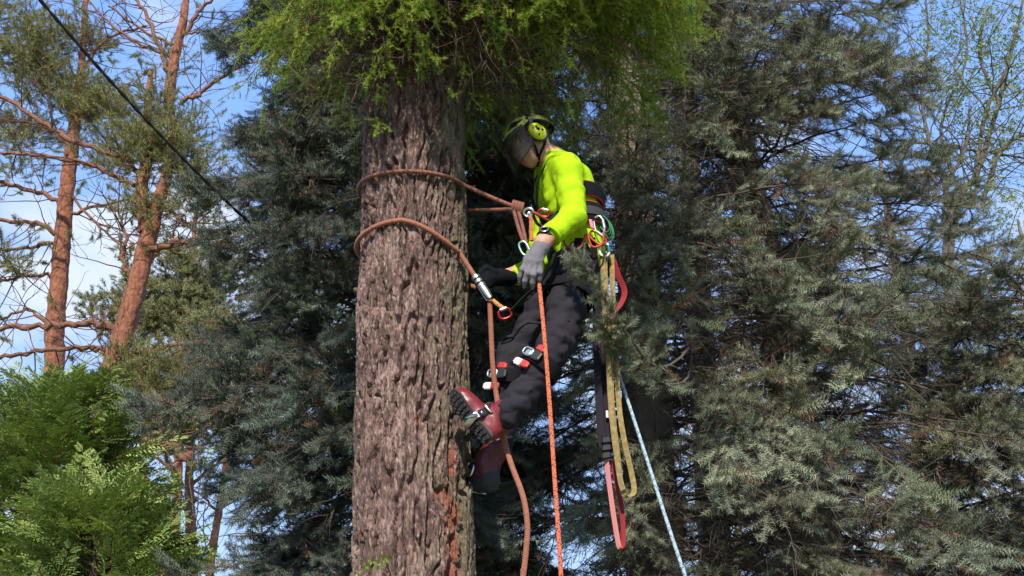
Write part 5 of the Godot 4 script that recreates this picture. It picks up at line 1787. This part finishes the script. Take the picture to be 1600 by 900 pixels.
func ropes() -> void:
	# upper lanyard, tied with a hitch in front of the chest
	var t := thing("rope_lanyard", "reddish brown rope slung round larch trunk, knotted before climber's chest", "rope", W(808, 324, 3.84), "ropes round the trunk")
	var yl := W(566, 302, 4.0).y; var yf := W(645, 270, 3.74).y; var yr := W(728, 297, 3.95).y
	var knot := W(806, 324, 3.84)
	var a := trunk_wrap(yl, yf, yr, yl + 0.02, deg_to_rad(62), deg_to_rad(-200), 60, 0.017)
	var p := join([PackedVector3Array([knot, knot.lerp(a[0], 0.33) + Vector3(0, -0.004, 0), knot.lerp(a[0], 0.66) + Vector3(0, -0.004, 0)]), a, PackedVector3Array([knot + Vector3(0.02, 0, -0.02)])])
	var mb := MB.new(); mb.tube(spline(p, 3), PackedFloat32Array([0.0105]), 10)
	part("rope", mb, M.rope_brown, t)
	var kb := MB.new()
	for i in 4:
		var c := W(802 + i * 4.5, 323 + i * 1.2, 3.84)
		kb.tube(oval(c, Vector3(0.004, 0.026, 0.0), Vector3(0.0, 0.002, 0.02), 18, 1.0), PackedFloat32Array([0.0088]), 8, false, true)
	part("knot", kb, M.rope_brown, t)
	for e in [[[803, 330], [810, 356], [818, 379]], [[810, 330], [817, 356], [822, 379]]]:
		var s := MB.new(); s.tube(wpath([[e[0][0], e[0][1], 3.83], [e[1][0], e[1][1], 3.82], [e[2][0], e[2][1], 3.81]]), PackedFloat32Array([0.0085]), 8)
		part("strand", s, M.rope_brown, t)
	var s3 := MB.new(); s3.tube(wpath([[829, 338, 3.80], [830, 360, 3.80], [831, 376, 3.79]]), PackedFloat32Array([0.008]), 8)
	part("strand", s3, M.rope_dotted, t)
	var rg := thing("metal_ring", "silver ring in front of climber's chest", "ring", W(826, 332, 3.815))
	var rb := MB.new(); rb.tube(oval(W(826, 332, 3.815), Vector3(0.021, -0.008, 0.006), Vector3(0.006, 0.016, 0.012), 28, 1.0), PackedFloat32Array([0.0065]), 9, false, true)
	part("hoop", rb, M.steel, rg)
	var rh := MB.new(); rh.dome(W(827, 333, 3.82), Vector3(0.012, -0.005, 0.004), Vector3(0, 0, 0.008), Vector3(0.004, 0.011, 0.003), 0, PI, 8, 16)
	part("hub", rh, M.steel, rg)
	carabiner("pale green carabiner hanging under reddish brown rope loops", W(819, 388, 3.80), Vector3(0.014, -0.032, 0), Vector3(0.017, 0.006, 0.006), M.green_steel, M.steel)
	carabiner("dark red carabiner on chest strap beside lime shirt", W(850, 333, 3.80), Vector3(0.026, -0.008, 0), Vector3(0.006, 0.014, 0.006), M.red_metal, M.steel, 0.006)
	# lower lanyard with its steel adjuster
	var l := thing("rope_lanyard", "orange brown rope slung low round larch trunk with steel adjuster", "rope", W(752, 446, 3.84), "ropes round the trunk")
	var y2l := W(561, 392, 4.0).y; var y2f := W(640, 346, 3.74).y; var y2r := W(728, 408, 3.90).y
	var adj := W(742, 432, 3.86)
	var b := trunk_wrap(y2l, y2f, y2r, y2l - 0.05, deg_to_rad(58), deg_to_rad(-215), 60, 0.018)
	for i in 14:   # the rope dips towards the adjuster on the right of the trunk
		var w := 1.0 - i / 14.0
		b[i].y = lerpf(b[i].y, lerpf(b[13].y, y2r, 1.0), w * 0.55)
	var lp := MB.new(); lp.tube(spline(join([PackedVector3Array([adj]), b, PackedVector3Array([adj + Vector3(0.05, -0.02, -0.14)])]), 3), PackedFloat32Array([0.0118]), 10)
	part("rope", lp, M.rope_orange, l)
	var ad := MB.new()
	var e0 := W(741, 430, 3.855); var e1 := W(766, 466, 3.845)
	var ax := (e1 - e0).normalized(); var sd := ax.cross(Vector3(0, 0, 1)).normalized()
	ad.tube(PackedVector3Array([e0.lerp(e1, 0.5), e0.lerp(e1, 0.72), e1]), PackedFloat32Array([0.019, 0.020, 0.014]), 12)
	var adj_o := part("adjuster", ad, M.steel, l)
	for i in 3:
		var rr := MB.new()
		rr.tube(PackedVector3Array([e0.lerp(e1, 0.06 + 0.17 * i), e0.lerp(e1, 0.16 + 0.17 * i)]), PackedFloat32Array([0.0215, 0.0215]), 14)
		obj("collar", local(rr, l), M.steel, adj_o)
	var arm := MB.new(); arm.band(PackedVector3Array([e0.lerp(e1, 0.45) + sd * 0.02, e1 + sd * 0.022, W(775, 473, 3.84)]), [Vector3(0, 0, 1)], 0.018, 0.006)
	obj("arm", local(arm, l), M.black_plastic, adj_o)
	var stub := MB.new(); stub.tube(wpath([[770, 469, 3.84], [778, 476, 3.84], [787, 482, 3.84]], 3), PackedFloat32Array([0.0105]), 8)
	part("stitched_end", stub, M.rope_gold, l)
	var tail := MB.new()
	var gy := W(818, 900, 3.72)
	var down := wpath([[765, 464, 3.85], [767, 510, 3.86], [770, 570, 3.87], [776, 620, 3.88], [784, 668, 3.84], [797, 720, 3.77], [817, 775, 3.73], [824, 820, 3.72], [822, 860, 3.72], [817, 905, 3.72]], 6)
	down.append(gy + Vector3(-0.02, -0.5, 0)); down.append(gy + Vector3(-0.02, -1.2, 0.0)); down.append(Vector3(gy.x - 0.02, 0.012, gy.z))
	tail.tube(spline(down, 3), PackedFloat32Array([0.0118]), 10)
	part("tail", tail, M.rope_orange, l)
	carabiner("red carabiner beside steel rope adjuster, hanging off golden stitched end", W(789, 490, 3.84), Vector3(0.027, 0.010, 0), Vector3(-0.008, 0.020, 0.006), M.red_metal, M.steel, 0.0058)
	var sg := thing("webbing_strap", "dark green strap running from red carabiner up to climber's hip", "strap", W(800, 484, 3.84))
	var sgm := MB.new(); sgm.band(wpath([[796, 488, 3.84], [820, 464, 3.82], [842, 444, 3.80], [872, 402, 3.80]]), [Vector3(0.4, 0.6, 0.6)], 0.020, 0.004)
	part("webbing", sgm, M.webbing_green, sg)
	# orange rope with dark flecks from the glove to the ground
	var c := thing("climbing_rope", "bright orange rope with dark flecks hanging straight from grey glove", "rope", W(842, 440, 3.62))
	var cd := wpath([[838, 415, 3.645], [842, 440, 3.635], [850, 520, 3.60], [858, 620, 3.575], [866, 740, 3.56], [873, 840, 3.55], [877, 905, 3.55]], 8)
	var ce := cd[cd.size() - 1]
	cd.append(ce + Vector3(0.03, -0.6, 0)); cd.append(ce + Vector3(0.05, -1.2, 0)); cd.append(Vector3(ce.x + 0.06, 0.01, ce.z))
	var cm := MB.new(); cm.tube(spline(cd, 3), PackedFloat32Array([0.0088]), 10)
	part("rope", cm, M.rope_dotted, c)
	# blue rope
	var d := thing("static_rope", "pale blue rope slanting down from behind climber's harness to ground", "rope", W(970, 590, 3.95))
	var bd := wpath([[930, 470, 4.05], [950, 540, 4.0], [972, 600, 3.95], [1005, 700, 3.88], [1042, 815, 3.80], [1072, 905, 3.75]], 8)
	var be := bd[bd.size() - 1]
	bd.append(be + Vector3(0.13, -0.6, 0.03)); bd.append(Vector3(be.x + 0.4, 0.01, be.z + 0.1))
	var bm := MB.new(); bm.tube(spline(bd, 3), PackedFloat32Array([0.0078]), 10)
	part("rope", bm, M.rope_blue, d)
	# slings on the hip
	var ys := thing("webbing_sling", "long faded yellow webbing sling hanging doubled from climber's hip", "sling", W(948, 396, 3.86), "slings on the harness")
	for q in [[[945, 398, 3.85], [946, 440, 3.85], [949, 500, 3.84], [953, 560, 3.84], [957, 640, 3.83], [965, 710, 3.83], [970, 755, 3.83], [976, 774, 3.83], [986, 774, 3.83], [991, 765, 3.83], [986, 735, 3.835], [976, 690, 3.84], [968, 640, 3.85], [962, 560, 3.86], [958, 470, 3.87], [956, 398, 3.87]], [[942, 398, 3.83], [943, 440, 3.83], [946, 500, 3.825], [951, 570, 3.82], [955, 640, 3.815], [962, 700, 3.815], [969, 748, 3.815], [974, 766, 3.815]]]:
		var s := MB.new(); s.band(wpath(q, 6), [Vector3(0.85, 0.1, 0.5)], 0.024, 0.0035)
		part("webbing", s, M.webbing_yellow, ys)
	var col := MB.new()
	col.block(W(946, 397, 3.845), Vector3(0.022, 0, 0), Vector3(0, 0.012, 0), Vector3(0, 0, 0.012), 0.3)
	part("stitching", col, M.webbing_yellow, ys)
	var ks := thing("webbing_sling", "black webbing sling with small white tag hanging behind yellow sling", "sling", W(934, 470, 3.9), "slings on the harness")
	for q in [[[932, 430, 3.90], [932, 520, 3.90], [935, 600, 3.89], [938, 660, 3.89], [943, 700, 3.89]], [[940, 430, 3.92], [941, 520, 3.92], [944, 600, 3.91], [947, 660, 3.91], [950, 715, 3.90]]]:
		var s := MB.new(); s.band(wpath(q, 6), [Vector3(0.9, 0, 0.35)], 0.034, 0.006)
		part("webbing", s, M.webbing_violet, ks)
	var kn := MB.new()
	for i in 3: kn.block(W(947, 688 + i * 12, 3.89), Vector3(0.022, 0.003, 0), Vector3(0, 0.015, 0), Vector3(0, 0, 0.016), 0.35)
	part("sleeve", kn, M.black_plastic, ks)
	var wt := MB.new(); wt.block(W(951, 647, 3.885), Vector3(0.012, 0, 0), Vector3(0, 0.016, 0), Vector3(0, 0, 0.0015), 0.1)
	part("tag", wt, M.white_cloth, ks)
	var rs := thing("webbing_sling", "faded red webbing loop hanging lowest under black sling", "sling", W(948, 700, 3.92), "slings on the harness")
	for q in [[[944, 690, 3.90], [950, 740, 3.90], [958, 800, 3.895], [966, 848, 3.89], [969, 857, 3.89]], [[969, 858, 3.90], [974, 846, 3.905], [972, 800, 3.91], [964, 755, 3.915], [956, 720, 3.92]]]:
		var s := MB.new(); s.band(wpath(q, 6), [Vector3(0.75, 0.1, 0.65)], 0.024, 0.003)
		part("webbing", s, M.webbing_red if q[0][0] > 960 else M.webbing_pink, rs)
	var rst := thing("webbing_strap", "red strap looped behind yellow sling at climber's hip", "strap", W(962, 440, 3.95))
	var rsm := MB.new(); rsm.band(wpath([[958, 405, 3.93], [966, 430, 3.94], [976, 455, 3.95], [970, 475, 3.95], [958, 490, 3.93], [952, 500, 3.92]], 6), [Vector3(0.8, 0, 0.5)], 0.028, 0.004)
	part("webbing", rsm, M.webbing_red, rst)
	# metalware on the hip
	carabiner("silver carabiner hanging from back of black harness belt", W(936, 352, 3.79), Vector3(0.008, -0.045, 0), Vector3(0.02, 0.004, 0.008), M.steel, M.steel)
	carabiner("orange carabiner hanging on climber's hip above yellow sling", W(934, 372, 3.78), Vector3(0.034, -0.028, 0), Vector3(0.012, 0.016, 0.006), M.orange_metal, M.steel)
	carabiner("white and teal carabiner that holds yellow sling", W(944, 390, 3.83), Vector3(0.004, -0.034, 0), Vector3(0.021, 0.002, 0.006), M.white_metal, M.teal_metal, 0.0065)
	var gc := thing("accessory_cord", "coil of thin green cord on back of climber's harness", "cord", W(946, 352, 3.84))
	for i in 4:
		var gm := MB.new(); gm.tube(oval(W(944 + i * 2.2, 350 + i * 3, 3.83 + 0.01 * i), Vector3(0.014, -0.04 - 0.004 * i, 0), Vector3(0.02, 0.006, 0.008), 24, 1.0), PackedFloat32Array([0.003]), 6, false, true)
		part("loop", gm, M.cord_green, gc)
